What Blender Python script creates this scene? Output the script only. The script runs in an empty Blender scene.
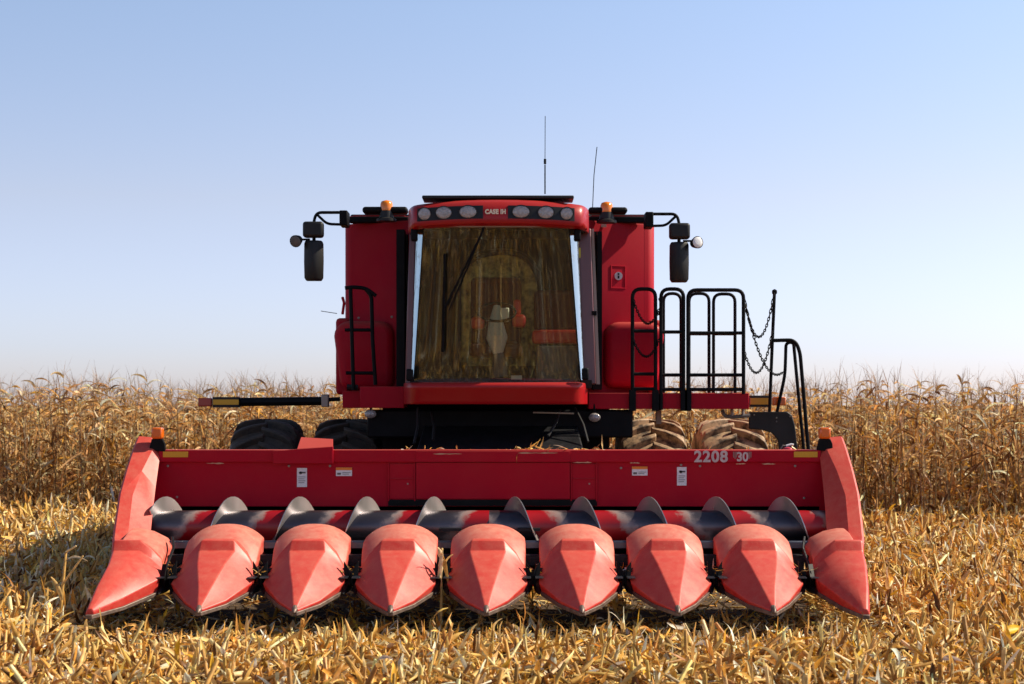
import bpy, bmesh, math, random
import numpy as np
from mathutils import Vector, Matrix
R = math.radians
PI = math.pi
SC = bpy.context.scene
COL = SC.collection
rnd = random.Random(7)

# ------------------------------------------------------------ camera, sky, sun, exposure
CAM_H, FPX, HORIZ = 1.9, 1620.0, 404.0
cam = bpy.data.cameras.new('camera'); camo = bpy.data.objects.new('camera', cam); COL.objects.link(camo)
camo.location = (0, 0, CAM_H); camo.rotation_euler = (R(90), 0, 0)
cam.sensor_width = 36; cam.lens = 36*FPX/1024; cam.shift_y = (HORIZ-342)/1024
cam.clip_end = 6000; cam.clip_start = .1
cam.dof.use_dof = True; cam.dof.focus_distance = 14.6; cam.dof.aperture_fstop = 3.2
SC.camera = camo
SUN_EL, SUN_AZ = 42.0, 101.0      # azimuth: degrees from the camera's side (-Y) towards +X
sd = Vector((math.sin(R(SUN_AZ))*math.cos(R(SUN_EL)), -math.cos(R(SUN_AZ))*math.cos(R(SUN_EL)), math.sin(R(SUN_EL))))
w = bpy.data.worlds.new('World'); SC.world = w; w.use_nodes = True
nt = w.node_tree; bg = nt.nodes['Background']
sky = nt.nodes.new('ShaderNodeTexSky'); sky.sky_type = 'NISHITA'; sky.sun_disc = False
sky.sun_elevation = R(SUN_EL); sky.sun_rotation = math.atan2(sd.x, sd.y)
sky.air_density = 1.0; sky.dust_density = 0.6; sky.ozone_density = 1.6; sky.altitude = 100
# clear autumn air: paler towards the horizon and towards the sun's side
tcw = nt.nodes.new('ShaderNodeTexCoord'); sxyz = nt.nodes.new('ShaderNodeSeparateXYZ'); nt.links.new(tcw.outputs['Generated'], sxyz.inputs[0])
rp = nt.nodes.new('ShaderNodeValToRGB'); nt.links.new(sxyz.outputs[2], rp.inputs[0]); el_ = rp.color_ramp.elements
TG = [(0.0, (1.0, .99, 1.36)), (.035, (1.0, .99, 1.35)), (.125, (1.26, 1.04, 1.10)), (.24, (1.33, 1.19, 1.20)), (.42, (.75, .75, .8)), (1.0, (.45, .45, .48))]
for i_, (p_, c_) in enumerate(TG):
    e_ = el_[i_] if i_ < 2 else el_.new(p_)
    e_.position = p_; e_.color = (*[v/1.4 for v in c_], 1)
gx = nt.nodes.new('ShaderNodeMapRange'); gx.inputs[1].default_value = -.35; gx.inputs[2].default_value = .35; gx.inputs[3].default_value = .86*1.4; gx.inputs[4].default_value = .98*1.4; nt.links.new(sxyz.outputs[0], gx.inputs[0])
mxw = nt.nodes.new('ShaderNodeMix'); mxw.data_type = 'RGBA'; mxw.blend_type = 'MULTIPLY'; mxw.inputs[0].default_value = 1
nt.links.new(sky.outputs[0], mxw.inputs[6]); nt.links.new(rp.outputs[0], mxw.inputs[7])
vs_ = nt.nodes.new('ShaderNodeVectorMath'); vs_.operation = 'SCALE'; nt.links.new(mxw.outputs[2], vs_.inputs[0]); nt.links.new(gx.outputs[0], vs_.inputs[3])
nt.links.new(vs_.outputs[0], bg.inputs[0]); bg.inputs[1].default_value = .108
sl = bpy.data.lights.new('sun', 'SUN'); slo = bpy.data.objects.new('sun', sl); COL.objects.link(slo)
sl.energy = 5.0; sl.angle = R(.53); sl.color = (1, .90, .72)
slo.rotation_euler = sd.to_track_quat('Z', 'Y').to_euler()
SC.view_settings.view_transform = 'Standard'; SC.view_settings.look = 'None'
SC.view_settings.gamma = 1; SC.view_settings.exposure = 0.55
SC.cycles.max_bounces = 6; SC.cycles.transparent_max_bounces = 8; SC.cycles.sample_clamp_indirect = 6

# ------------------------------------------------------------ materials
def newmat(name):
    m = bpy.data.materials.new(name); m.use_nodes = True
    return m, m.node_tree, m.node_tree.nodes['Principled BSDF']
def mat(name, col, rough=.5, metal=0.0, spec=None, coat=0.0, var=0.0, vscale=6.0, bump=0.0, bscale=40.0, emit=None):
    m, t, b = newmat(name)
    b.inputs['Base Color'].default_value = (*col, 1); b.inputs['Roughness'].default_value = rough
    b.inputs['Metallic'].default_value = metal
    if spec is not None: b.inputs['Specular IOR Level'].default_value = spec
    if coat: b.inputs['Coat Weight'].default_value = coat; b.inputs['Coat Roughness'].default_value = .08
    tc = t.nodes.new('ShaderNodeTexCoord')
    if var:
        n = t.nodes.new('ShaderNodeTexNoise'); n.inputs['Scale'].default_value = vscale; n.inputs['Detail'].default_value = 6
        t.links.new(tc.outputs['Object'], n.inputs['Vector'])
        mr = t.nodes.new('ShaderNodeMapRange'); mr.inputs['From Min'].default_value = .3; mr.inputs['From Max'].default_value = .7
        mr.inputs['To Min'].default_value = 1-var; mr.inputs['To Max'].default_value = 1+var
        t.links.new(n.outputs[0], mr.inputs[0])
        mx = t.nodes.new('ShaderNodeMix'); mx.data_type = 'RGBA'; mx.blend_type = 'MULTIPLY'; mx.inputs[0].default_value = 1
        mx.inputs[6].default_value = (*col, 1); t.links.new(mr.outputs[0], mx.inputs[7])
        t.links.new(mx.outputs[2], b.inputs['Base Color'])
    if bump:
        n2 = t.nodes.new('ShaderNodeTexNoise'); n2.inputs['Scale'].default_value = bscale; n2.inputs['Detail'].default_value = 5
        t.links.new(tc.outputs['Object'], n2.inputs['Vector'])
        bp = t.nodes.new('ShaderNodeBump'); bp.inputs['Strength'].default_value = bump; bp.inputs['Distance'].default_value = .02
        t.links.new(n2.outputs[0], bp.inputs['Height']); t.links.new(bp.outputs[0], b.inputs['Normal'])
    if emit: b.inputs['Emission Color'].default_value = (*col, 1); b.inputs['Emission Strength'].default_value = emit
    return m
def dusty(name, col, dust, amount=.35, up=.5, rough=.45, coat=.0, scale=4.0, speck=.3, spec=.5):
    """paint of one colour under field dust: patchy everywhere and thicker on upward faces, fine specks"""
    m, t, b = newmat(name); N = t.nodes.new; L = t.links.new
    tc = N('ShaderNodeTexCoord'); ge = N('ShaderNodeNewGeometry')
    sp = N('ShaderNodeSeparateXYZ'); L(ge.outputs['Normal'], sp.inputs[0])
    n1 = N('ShaderNodeTexNoise'); n1.inputs['Scale'].default_value = scale; n1.inputs['Detail'].default_value = 8; n1.inputs['Roughness'].default_value = .65
    L(tc.outputs['Object'], n1.inputs['Vector'])
    n2 = N('ShaderNodeTexNoise'); n2.inputs['Scale'].default_value = 90; n2.inputs['Detail'].default_value = 4
    L(tc.outputs['Object'], n2.inputs['Vector'])
    a = N('ShaderNodeMapRange'); a.inputs[1].default_value = .35; a.inputs[2].default_value = .75; a.inputs[3].default_value = 0 if amount < 2 else -.35; a.inputs[4].default_value = amount
    L(n1.outputs[0], a.inputs[0])
    u = N('ShaderNodeMapRange'); u.inputs[1].default_value = .1; u.inputs[2].default_value = 1; u.inputs[3].default_value = 0; u.inputs[4].default_value = up
    L(sp.outputs[2], u.inputs[0])
    s = N('ShaderNodeMapRange'); s.inputs[1].default_value = .58; s.inputs[2].default_value = .75; s.inputs[3].default_value = 0; s.inputs[4].default_value = speck
    L(n2.outputs[0], s.inputs[0])
    ad = N('ShaderNodeMath'); L(a.outputs[0], ad.inputs[0]); L(u.outputs[0], ad.inputs[1])
    ad2 = N('ShaderNodeMath'); ad2.use_clamp = True; L(ad.outputs[0], ad2.inputs[0]); L(s.outputs[0], ad2.inputs[1])
    mx = N('ShaderNodeMix'); mx.data_type = 'RGBA'; mx.inputs[6].default_value = (*col, 1); mx.inputs[7].default_value = (*dust, 1)
    L(ad2.outputs[0], mx.inputs[0]); L(mx.outputs[2], b.inputs['Base Color'])
    rr = N('ShaderNodeMapRange'); rr.inputs[3].default_value = rough; rr.inputs[4].default_value = .62; L(ad2.outputs[0], rr.inputs[0]); L(rr.outputs[0], b.inputs['Roughness'])
    b.inputs['Specular IOR Level'].default_value = spec
    if coat: b.inputs['Coat Weight'].default_value = coat; b.inputs['Coat Roughness'].default_value = .15
    bp = N('ShaderNodeBump'); bp.inputs['Strength'].default_value = .12; bp.inputs['Distance'].default_value = .01
    L(n1.outputs[0], bp.inputs['Height']); L(bp.outputs[0], b.inputs['Normal'])
    return m
RED = dusty('red_paint', (.40, .001, .017), (.50, .15, .10), .06, .45, .5, .03, 2.5, .06, spec=.10)
REDR = dusty('roof_red', (.36, .002, .006), (.45, .12, .08), .06, .18, .36, .15, 3, .06, spec=.3)
SNT = dusty('snout_red_plastic', (.54, .022, .018), (.64, .20, .13), .34, .22, .38, .0, 13, .3, spec=.42)
HOODM = dusty('faded_red_plastic', (.55, .06, .045), (.66, .29, .20), .5, .34, .40, .0, 13, .3, spec=.42)
BLK = mat('black_metal', (.005, .005, .006), .55, .0, spec=.12, var=.4, vscale=8)
BLKP = mat('black_plastic', (.014, .013, .013), .5, spec=.35, var=.3)
DRK = mat('dark_greasy_steel', (.009, .009, .011), .5, .0, spec=.3, var=.5, vscale=10, bump=.3)
GRY = mat('dusty_grey_plastic', (.12, .11, .10), .6, var=.3)
RUB = dusty('tyre_rubber', (.018, .017, .017), (.16, .115, .075), .5, .25, .75, 0, 5, .3)
MUD_LIT = dusty('muddy_sunlit_tyre_rubber', (.06, .038, .024), (.42, .27, .15), 2.2, .25, .85, 0, 7, .3)
LENS = mat('lamp_glass', (.36, .33, .31), .2, .15, var=.25, vscale=45, coat=.8, bump=.5, bscale=60)
AMB = mat('amber_plastic', (.85, .22, .004), .25, coat=.5)
ORG = mat('orange_red_plastic', (.70, .13, .004), .3, coat=.4)
REDL = mat('red_lamp_plastic', (.35, .02, .01), .3, coat=.4)
YEL = mat('yellow_reflector', (.62, .32, .004), .35, var=.15, vscale=200)
WHT = mat('white_decal', (.72, .70, .72), .6, var=.1, vscale=60)
ORD = mat('orange_decal', (.75, .22, .02), .6)
TXT = mat('faded_lettering', (.55, .45, .43), .6, var=.15, vscale=40)
TXG = mat('greyed_lettering', (.30, .16, .14), .6)
TXC = mat('cream_lettering', (.85, .72, .5), .5)
SILV = mat('silver_trim', (.30, .25, .21), .5, .2)
SKID = mat('worn_skid_steel', (.16, .11, .085), .5, .3, var=.4, vscale=20)
ARCH = mat('dark_frame', (.006, .006, .005), .6)
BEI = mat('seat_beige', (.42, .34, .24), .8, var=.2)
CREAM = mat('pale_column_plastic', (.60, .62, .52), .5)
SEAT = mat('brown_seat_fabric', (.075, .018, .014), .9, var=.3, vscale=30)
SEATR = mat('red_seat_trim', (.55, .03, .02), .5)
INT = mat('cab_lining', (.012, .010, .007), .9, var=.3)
PIL = mat('mauve_pillar_plastic', (.15, .055, .06), .4, .1, coat=.3)
RIM = mat('grey_rim', (.45, .42, .36), .5, .2, var=.2)
def steel():
    m, t, b = newmat('worn_auger_steel'); N = t.nodes.new; L = t.links.new
    tc = N('ShaderNodeTexCoord'); n = N('ShaderNodeTexNoise'); n.inputs['Scale'].default_value = 7
    mp = N('ShaderNodeMapping'); mp.inputs['Scale'].default_value = (.3, 1, 1); L(tc.outputs['Object'], mp.inputs[0]); L(mp.outputs[0], n.inputs[0])
    b.inputs['Base Color'].default_value = (.62, .57, .54, 1); b.inputs['Metallic'].default_value = .8
    r = N('ShaderNodeMapRange'); r.inputs[3].default_value = .22; r.inputs[4].default_value = .42; L(n.outputs[0], r.inputs[0]); L(r.outputs[0], b.inputs['Roughness'])
    return m
STEEL = steel()
DARKST = mat('dark_steel', (.10, .11, .14), .35, .9, var=.4)
def auger_paint():
    # paint left just outside each flight, worn pale then bare towards the next one
    m, t, b = newmat('auger_tube_paint'); N = t.nodes.new; L = t.links.new
    def M(op, a, c=None, clamp=False):
        n = N('ShaderNodeMath'); n.operation = op; n.use_clamp = clamp
        for i, v in enumerate((a, c)):
            if v is None: continue
            if isinstance(v, (int, float)): n.inputs[i].default_value = v
            else: L(v, n.inputs[i])
        return n.outputs[0]
    tc = N('ShaderNodeTexCoord'); sp = N('ShaderNodeSeparateXYZ'); L(tc.outputs['Object'], sp.inputs[0])
    n = N('ShaderNodeTexNoise'); n.inputs['Scale'].default_value = 5; n.inputs['Detail'].default_value = 7; n.inputs['Roughness'].default_value = .65; L(tc.outputs['Object'], n.inputs[0])
    sf = M('ADD', M('MULTIPLY', M('LESS_THAN', sp.outputs[0], 0), .27), .235)
    th = M('ARCTAN2', M('MULTIPLY', M('SUBTRACT', sp.outputs[1], .02), -1), M('SUBTRACT', sp.outputs[2], .79))
    p = M('SUBTRACT', M('DIVIDE', M('SUBTRACT', M('ABSOLUTE', sp.outputs[0]), sf), .605), M('DIVIDE', th, 2*PI))
    p = M('FRACT', M('ADD', p, 8)); p = M('ADD', p, M('MULTIPLY', M('SUBTRACT', n.outputs[0], .5), .55), True)
    cr = N('ShaderNodeValToRGB'); L(p, cr.inputs[0]); e = cr.color_ramp.elements
    e[0].position = .34; e[0].color = (.30, .004, .008, 1); e[1].position = .40; e[1].color = (.28, .15, .13, 1)
    for q, c in ((.47, (.30, .23, .21)), (.56, (.13, .11, .12)), (.9, (.07, .065, .08))): x = e.new(q); x.color = (*c, 1)
    L(cr.outputs[0], b.inputs['Base Color'])
    me = N('ShaderNodeMapRange'); me.inputs[1].default_value = .42; me.inputs[2].default_value = .6; me.inputs[3].default_value = 0; me.inputs[4].default_value = .85
    L(p, me.inputs[0]); L(me.outputs[0], b.inputs['Metallic']); b.inputs['Roughness'].default_value = .36
    return m
AUG = auger_paint()
def glass(name, fac, tint, grime=.10, rough=.02, gcol=(.95, .97, 1)):
    m = bpy.data.materials.new(name); m.use_nodes = True; t = m.node_tree; t.nodes.clear(); N = t.nodes.new; L = t.links.new
    o = N('ShaderNodeOutputMaterial'); tr = N('ShaderNodeBsdfTransparent'); tr.inputs[0].default_value = (*tint, 1)
    gl = N('ShaderNodeBsdfGlossy'); gl.inputs['Roughness'].default_value = rough
    gl.inputs['Color'].default_value = (*gcol, 1)
    fr = N('ShaderNodeFresnel'); fr.inputs[0].default_value = 1.45
    ad = N('ShaderNodeMath'); ad.use_clamp = True; L(fr.outputs[0], ad.inputs[0]); ad.inputs[1].default_value = fac
    mx = N('ShaderNodeMixShader'); L(ad.outputs[0], mx.inputs[0]); L(tr.outputs[0], mx.inputs[1]); L(gl.outputs[0], mx.inputs[2])
    df = N('ShaderNodeBsdfDiffuse'); df.inputs[0].default_value = (.45, .33, .16, 1)
    tc = N('ShaderNodeTexCoord'); mp = N('ShaderNodeMapping'); mp.inputs['Scale'].default_value = (26, 26, 3); L(tc.outputs['Object'], mp.inputs[0])
    n = N('ShaderNodeTexNoise'); n.inputs['Scale'].default_value = 4; n.inputs['Detail'].default_value = 7; L(mp.outputs[0], n.inputs[0])
    g0 = N('ShaderNodeMapRange'); g0.inputs[1].default_value = .42; g0.inputs[2].default_value = .75; g0.inputs[3].default_value = grime*.25; g0.inputs[4].default_value = grime*1.3; L(n.outputs[0], g0.inputs[0])
    mp2 = N('ShaderNodeMapping'); mp2.inputs['Scale'].default_value = (1, 1, .4); L(tc.outputs['Object'], mp2.inputs[0])
    n3 = N('ShaderNodeTexNoise'); n3.inputs['Scale'].default_value = 38; n3.inputs['Detail'].default_value = 3; L(mp2.outputs[0], n3.inputs[0])
    n4 = N('ShaderNodeTexNoise'); n4.inputs['Scale'].default_value = 1.6; L(tc.outputs['Object'], n4.inputs[0])
    g3 = N('ShaderNodeMapRange'); g3.inputs[1].default_value = .56; g3.inputs[2].default_value = .72; g3.inputs[3].default_value = 0; g3.inputs[4].default_value = grime*10; L(n3.outputs[0], g3.inputs[0])
    g4 = N('ShaderNodeMapRange'); g4.inputs[1].default_value = .4; g4.inputs[2].default_value = .6; L(n4.outputs[0], g4.inputs[0])
    g5 = N('ShaderNodeMath'); g5.operation = 'MULTIPLY'; L(g3.outputs[0], g5.inputs[0]); L(g4.outputs[0], g5.inputs[1])
    g = N('ShaderNodeMath'); L(g0.outputs[0], g.inputs[0]); L(g5.outputs[0], g.inputs[1])
    m2 = N('ShaderNodeMixShader'); L(g.outputs[0], m2.inputs[0]); L(mx.outputs[0], m2.inputs[1]); L(df.outputs[0], m2.inputs[2])
    L(m2.outputs[0], o.inputs[0]); return m
GLS = glass('windscreen_glass', .045, (.85, .85, .72), .034, rough=.03)
GLC = glass('corner_glass', .50, (.4, .5, .5), .05, gcol=(.80, .93, .95))
GLD = glass('side_glass', .05, (.5, .53, .5), .03)
MIRR = mat('mirror_face', (.8, .8, .8), .05, 1)

def straw_mat(name, transl=.25):
    m, t, b = newmat(name); N = t.nodes.new; L = t.links.new
    at = N('ShaderNodeAttribute'); at.attribute_name = 'tint'
    tc = N('ShaderNodeTexCoord'); n = N('ShaderNodeTexNoise'); n.inputs['Scale'].default_value = 26; n.inputs['Detail'].default_value = 3; L(tc.outputs['Object'], n.inputs[0])
    r = N('ShaderNodeMapRange'); r.inputs[1].default_value = .3; r.inputs[2].default_value = .7; r.inputs[3].default_value = .72; r.inputs[4].default_value = 1.18; L(n.outputs[0], r.inputs[0])
    mx = N('ShaderNodeMix'); mx.data_type = 'RGBA'; mx.blend_type = 'MULTIPLY'; mx.inputs[0].default_value = 1
    L(at.outputs['Color'], mx.inputs[6]); L(r.outputs[0], mx.inputs[7])
    L(mx.outputs[2], b.inputs['Base Color']); b.inputs['Roughness'].default_value = .45; b.inputs['Specular IOR Level'].default_value = .2
    tl = N('ShaderNodeBsdfTranslucent'); L(mx.outputs[2], tl.inputs[0])
    ms = N('ShaderNodeMixShader'); ms.inputs[0].default_value = transl
    out = t.nodes['Material Output']; L(b.outputs[0], ms.inputs[1]); L(tl.outputs[0], ms.inputs[2]); L(ms.outputs[0], out.inputs[0])
    return m
STRAW = straw_mat('dry_corn_residue', .20); CORNM = straw_mat('dry_corn_leaf', .32)

# ------------------------------------------------------------ mesh helpers
ORIGIN = Vector((0, 0, 0))
def P(px, py, d):
    s = FPX/d
    return Vector(((px-512)/s, d, CAM_H-(py-HORIZ)/s))
class MB:
    def __init__(s): s.v = []; s.f = []
    def add(s, vs, fs):
        o = len(s.v); s.v += [Vector(v) for v in vs]; s.f += [tuple(i+o for i in f) for f in fs]; return s
    def box(s, x0, x1, y0, y1, z0, z1):
        vs = [(x, y, z) for z in (z0, z1) for y in (y0, y1) for x in (x0, x1)]
        return s.add(vs, [(0,2,3,1),(4,5,7,6),(0,1,5,4),(2,6,7,3),(0,4,6,2),(1,3,7,5)])
    def hexa(s, a, b):     # two quads (lists of four points) joined
        return s.add(list(a)+list(b), [(3,2,1,0),(4,5,6,7),(0,1,5,4),(1,2,6,5),(2,3,7,6),(3,0,4,7)])
    def prism(s, pts, ext):
        n = len(pts); a = [Vector(p) for p in pts]; b = [p+Vector(ext) for p in a]
        return s.add(a+b, [tuple(range(n))[::-1], tuple(range(n, 2*n))]+[(i, (i+1) % n, n+(i+1) % n, n+i) for i in range(n)])
    def loft(s, secs, closed=True, caps=True):
        n = len(secs[0]); vs = [p for q in secs for p in q]; fs = []
        for k in range(len(secs)-1):
            for i in range(n if closed else n-1):
                j = (i+1) % n; fs.append((k*n+i, k*n+j, (k+1)*n+j, (k+1)*n+i))
        if caps and closed: fs += [tuple(range(n))[::-1], tuple((len(secs)-1)*n+i for i in range(n))]
        return s.add(vs, fs)
    def tube(s, pts, r, n=8, caps=True, smooth=0):
        pts = [Vector(p) for p in pts]
        if smooth:                                   # round the corners
            q = [pts[0]]
            for i in range(1, len(pts)-1):
                a, b, c = pts[i-1], pts[i], pts[i+1]
                ra = min(smooth, (a-b).length*.49, (c-b).length*.49)
                p0 = b+(a-b).normalized()*ra; p2 = b+(c-b).normalized()*ra
                for k in range(6):
                    t = k/5; q.append(p0*(1-t)**2+b*2*t*(1-t)+p2*t*t)
            q.append(pts[-1]); pts = q
        secs = []; up = None
        for i, p in enumerate(pts):
            d = (pts[min(i+1, len(pts)-1)]-pts[max(i-1, 0)]).normalized()
            if up is None: up = d.orthogonal().normalized()
            up = (up-d*up.dot(d)).normalized(); sdv = d.cross(up)
            rr = r[i] if isinstance(r, (list, tuple)) else r
            secs.append([p+(up*math.cos(2*PI*k/n)+sdv*math.sin(2*PI*k/n))*rr for k in range(n)])
        return s.loft(secs, True, caps)
    def lathe(s, prof, origin, axis, n=32):      # prof: (r, t) along axis
        ax = Vector(axis).normalized(); u = ax.orthogonal().normalized(); v = ax.cross(u); o = Vector(origin)
        return s.loft([[o+ax*t+(u*math.cos(2*PI*k/n)+v*math.sin(2*PI*k/n))*r for k in range(n)] for r, t in prof])
    def build(s, name, m, parent=None, bevel=0, smooth=35, seg=2, label=None, org=None):
        me = bpy.data.meshes.new(name); o0 = ORIGIN if org is None else org
        me.from_pydata([tuple(v-o0) for v in s.v], [], s.f); me.materials.append(m)
        bm = bmesh.new(); bm.from_mesh(me); bmesh.ops.remove_doubles(bm, verts=bm.verts, dist=1e-5)
        bmesh.ops.recalc_face_normals(bm, faces=bm.faces); bm.to_mesh(me); bm.free()
        if smooth:
            for p in me.polygons: p.use_smooth = True
            me.set_sharp_from_angle(angle=R(smooth))
        o = bpy.data.objects.new(name, me); COL.objects.link(o)
        if parent is not None: o.parent = parent
        if bevel:
            b = o.modifiers.new('bevel', 'BEVEL'); b.width = bevel; b.segments = seg; b.limit_method = 'ANGLE'; b.angle_limit = R(30); b.harden_normals = False
        if label: o['label'] = label
        return o
def rbox(x0, x1, y0, y1, z0, z1, r, name, m, parent, seg=3, label=None):
    return MB().box(x0, x1, y0, y1, z0, z1).build(name, m, parent, bevel=r, seg=seg, label=label)
def thing(name, loc, label, cat, group=None):
    o = bpy.data.objects.new(name, None); COL.objects.link(o); o.location = loc; o.empty_display_size = .3
    o['label'] = label; o['category'] = cat
    if group: o['group'] = group
    return o
def text_mesh(s, size, name, m, parent, loc, depth=.003, bold=.0, sx=1.0, rot=(R(90), 0, 0)):
    cu = bpy.data.curves.new('txt', 'FONT'); cu.body = s; cu.size = size; cu.extrude = depth; cu.offset = bold; cu.space_character = 1.1 if len(s) in (4, 7) else 1.0
    cu.align_x = 'CENTER'; cu.align_y = 'CENTER'
    to = bpy.data.objects.new('txt', cu); COL.objects.link(to); bpy.context.view_layer.update()
    me = bpy.data.meshes.new_from_object(to.evaluated_get(bpy.context.evaluated_depsgraph_get()))
    bpy.data.objects.remove(to); bpy.data.curves.remove(cu)
    M = Matrix.Translation(Vector(loc)-ORIGIN) @ Matrix.Rotation(rot[0], 4, 'X') @ Matrix.Diagonal((sx, 1, 1, 1))
    me.transform(M); me.materials.clear(); me.materials.append(m)
    o = bpy.data.objects.new(name, me); COL.objects.link(o); o.parent = parent
    return o

# ------------------------------------------------------------ vectorised plant matter
rng = np.random.default_rng(11)
def np_mesh(name, vs, quads, cols, m):
    me = bpy.data.meshes.new(name); me.vertices.add(len(vs)); me.vertices.foreach_set('co', vs.astype(np.float32).ravel())
    me.loops.add(quads.size); me.loops.foreach_set('vertex_index', quads.astype(np.int32).ravel())
    me.polygons.add(len(quads)); me.polygons.foreach_set('loop_start', np.arange(0, quads.size, 4, dtype=np.int32))
    me.polygons.foreach_set('loop_total', np.full(len(quads), 4, dtype=np.int32))
    me.polygons.foreach_set('use_smooth', np.ones(len(quads), dtype=bool))
    a = me.attributes.new('tint', 'FLOAT_COLOR', 'POINT'); c = np.ones((len(vs), 4), np.float32); c[:, :3] = cols; a.data.foreach_set('color', c.ravel())
    me.update(calc_edges=True); me.validate(); me.materials.append(m)
    o = bpy.data.objects.new(name, me); COL.objects.link(o); return o
class Soup:
    def __init__(s): s.V = []; s.Q = []; s.C = []; s.n = 0
    def put(s, v, q, c): s.V.append(v); s.Q.append(q+s.n); s.C.append(c); s.n += len(v)
    def build(s, name, m): return np_mesh(name, np.concatenate(s.V), np.concatenate(s.Q), np.concatenate(s.C), m)
    def ribbons(s, base, az, pitch, bend, length, width, roll, twist, col, seg=3, fold=.0, swirl=0.0):
        N = len(base); k = seg+1; pos = base.copy(); rows = []
        for i in range(k):
            t = i/seg; p = pitch-bend*t; a = az+swirl*t
            d = np.stack([np.cos(p)*np.cos(a), np.cos(p)*np.sin(a), np.sin(p)], 1)
            if i: pos = pos+d*(length/seg)[:, None]
            side = np.stack([-np.sin(a), np.cos(a), np.zeros(N)], 1); nrm = np.cross(d, side)
            ro = roll+twist*t; sv = side*np.cos(ro)[:, None]+nrm*np.sin(ro)[:, None]; nn = nrm*np.cos(ro)[:, None]-side*np.sin(ro)[:, None]
            wd = (width*(1.0-.85*max(0, t-.35)/.65)*(.55+.45*min(1, t*3)))[:, None]
            rows.append(pos-sv*wd*.5); 
            if fold: rows.append(pos-nn*wd*fold)
            rows.append(pos+sv*wd*.5)
        c = 3 if fold else 2
        v = np.stack(rows, 1).reshape(-1, 3); b = np.arange(N)[:, None]*(k*c)
        q = np.concatenate([np.stack([b[:, 0]+i*c+j, b[:, 0]+i*c+j+1, b[:, 0]+(i+1)*c+j+1, b[:, 0]+(i+1)*c+j], 1) for i in range(seg) for j in range(c-1)])
        s.put(v, q, np.repeat(col, k*c, 0))
    def sticks(s, a, b, r0, r1, col, n=5):
        N = len(a); d = b-a; d = d/np.linalg.norm(d, axis=1)[:, None]
        ref = np.where(np.abs(d[:, 2:3]) > .8, np.array([[1., 0, 0]]), np.array([[0, 0, 1.]])); u = np.cross(d, ref); u /= np.linalg.norm(u, axis=1)[:, None]; w_ = np.cross(d, u)
        ring = []
        for (p, r) in ((a, r0), (b, r1)):
            for k in range(n):
                th = 2*PI*k/n; ring.append(p+(u*math.cos(th)+w_*math.sin(th))*r[:, None])
        v = np.stack(ring, 1).reshape(-1, 3); bs = np.arange(N)*(2*n)
        q = np.concatenate([np.stack([bs+k, bs+(k+1) % n, bs+n+(k+1) % n, bs+n+k], 1) for k in range(n)]
                           + [np.stack([bs+n, bs+n+1, bs+n+2, bs+n+4 if n > 4 else bs+n+3], 1)])
        s.put(v, q, np.repeat(col, 2*n, 0))
U = rng.uniform
def pal(N, table, jit=.14):
    t = np.array(table, float); p = t[:, 3]/t[:, 3].sum(); i = rng.choice(len(t), N, p=p)
    return np.clip(t[i, :3]*(1+rng.normal(0, jit, (N, 1)))*(1+rng.normal(0, .04, (N, 3))), .005, .9)
PAL_RES = [(.86,.50,.14,5), (.76,.37,.07,3.5), (.90,.62,.25,4), (.93,.82,.60,2.2), (.44,.20,.045,2), (.78,.42,.04,1.2), (.14,.06,.02,1.8)]
PAL_CORN = [(.76,.44,.17,4), (.58,.29,.09,4), (.88,.60,.29,3), (.22,.095,.03,2.4), (.92,.75,.48,1.5), (.76,.38,.06,1)]

# ------------------------------------------------------------ ground
def gmat():
    m, t, b = newmat('stubble_field_soil'); N = t.nodes.new; L = t.links.new
    tc = N('ShaderNodeTexCoord'); n = N('ShaderNodeTexNoise'); n.inputs['Scale'].default_value = 14; n.inputs['Detail'].default_value = 8; n.inputs['Roughness'].default_value = .7; L(tc.outputs['Object'], n.inputs[0])
    vo = N('ShaderNodeTexVoronoi'); vo.inputs['Scale'].default_value = 22; mp = N('ShaderNodeMapping'); mp.inputs['Scale'].default_value = (1.6, .6, 1); L(tc.outputs['Object'], mp.inputs[0]); L(mp.outputs[0], vo.inputs[0])
    cr = N('ShaderNodeValToRGB'); e = cr.color_ramp.elements; e[0].position = .38; e[0].color = (.025, .014, .007, 1); e[1].position = .62; e[1].color = (.16, .09, .035, 1)
    x = e.new(.5); x.color = (.07, .038, .015, 1); L(n.outputs[0], cr.inputs[0])
    mx = N('ShaderNodeMix'); mx.data_type = 'RGBA'; mx.blend_type = 'OVERLAY'; mx.inputs[0].default_value = .5; L(cr.outputs[0], mx.inputs[6]); L(vo.outputs['Color'], mx.inputs[7])
    hs = N('ShaderNodeHueSaturation'); hs.inputs['Saturation'].default_value = .75; L(mx.outputs[2], hs.inputs['Color'])
    L(cr.outputs[0], b.inputs['Base Color']); b.inputs['Roughness'].default_value = .95
    bp = N('ShaderNodeBump'); bp.inputs['Strength'].default_value = .8; bp.inputs['Distance'].default_value = .05; L(n.outputs[0], bp.inputs['Height']); L(bp.outputs[0], b.inputs['Normal'])
    return m
g = MB().add([(-2500, -2500, 0), (2500, -2500, 0), (2500, 2500, 0), (-2500, 2500, 0)], [(0, 1, 2, 3)]).build('ground', gmat(), smooth=0)
g['kind'] = 'structure'

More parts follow.
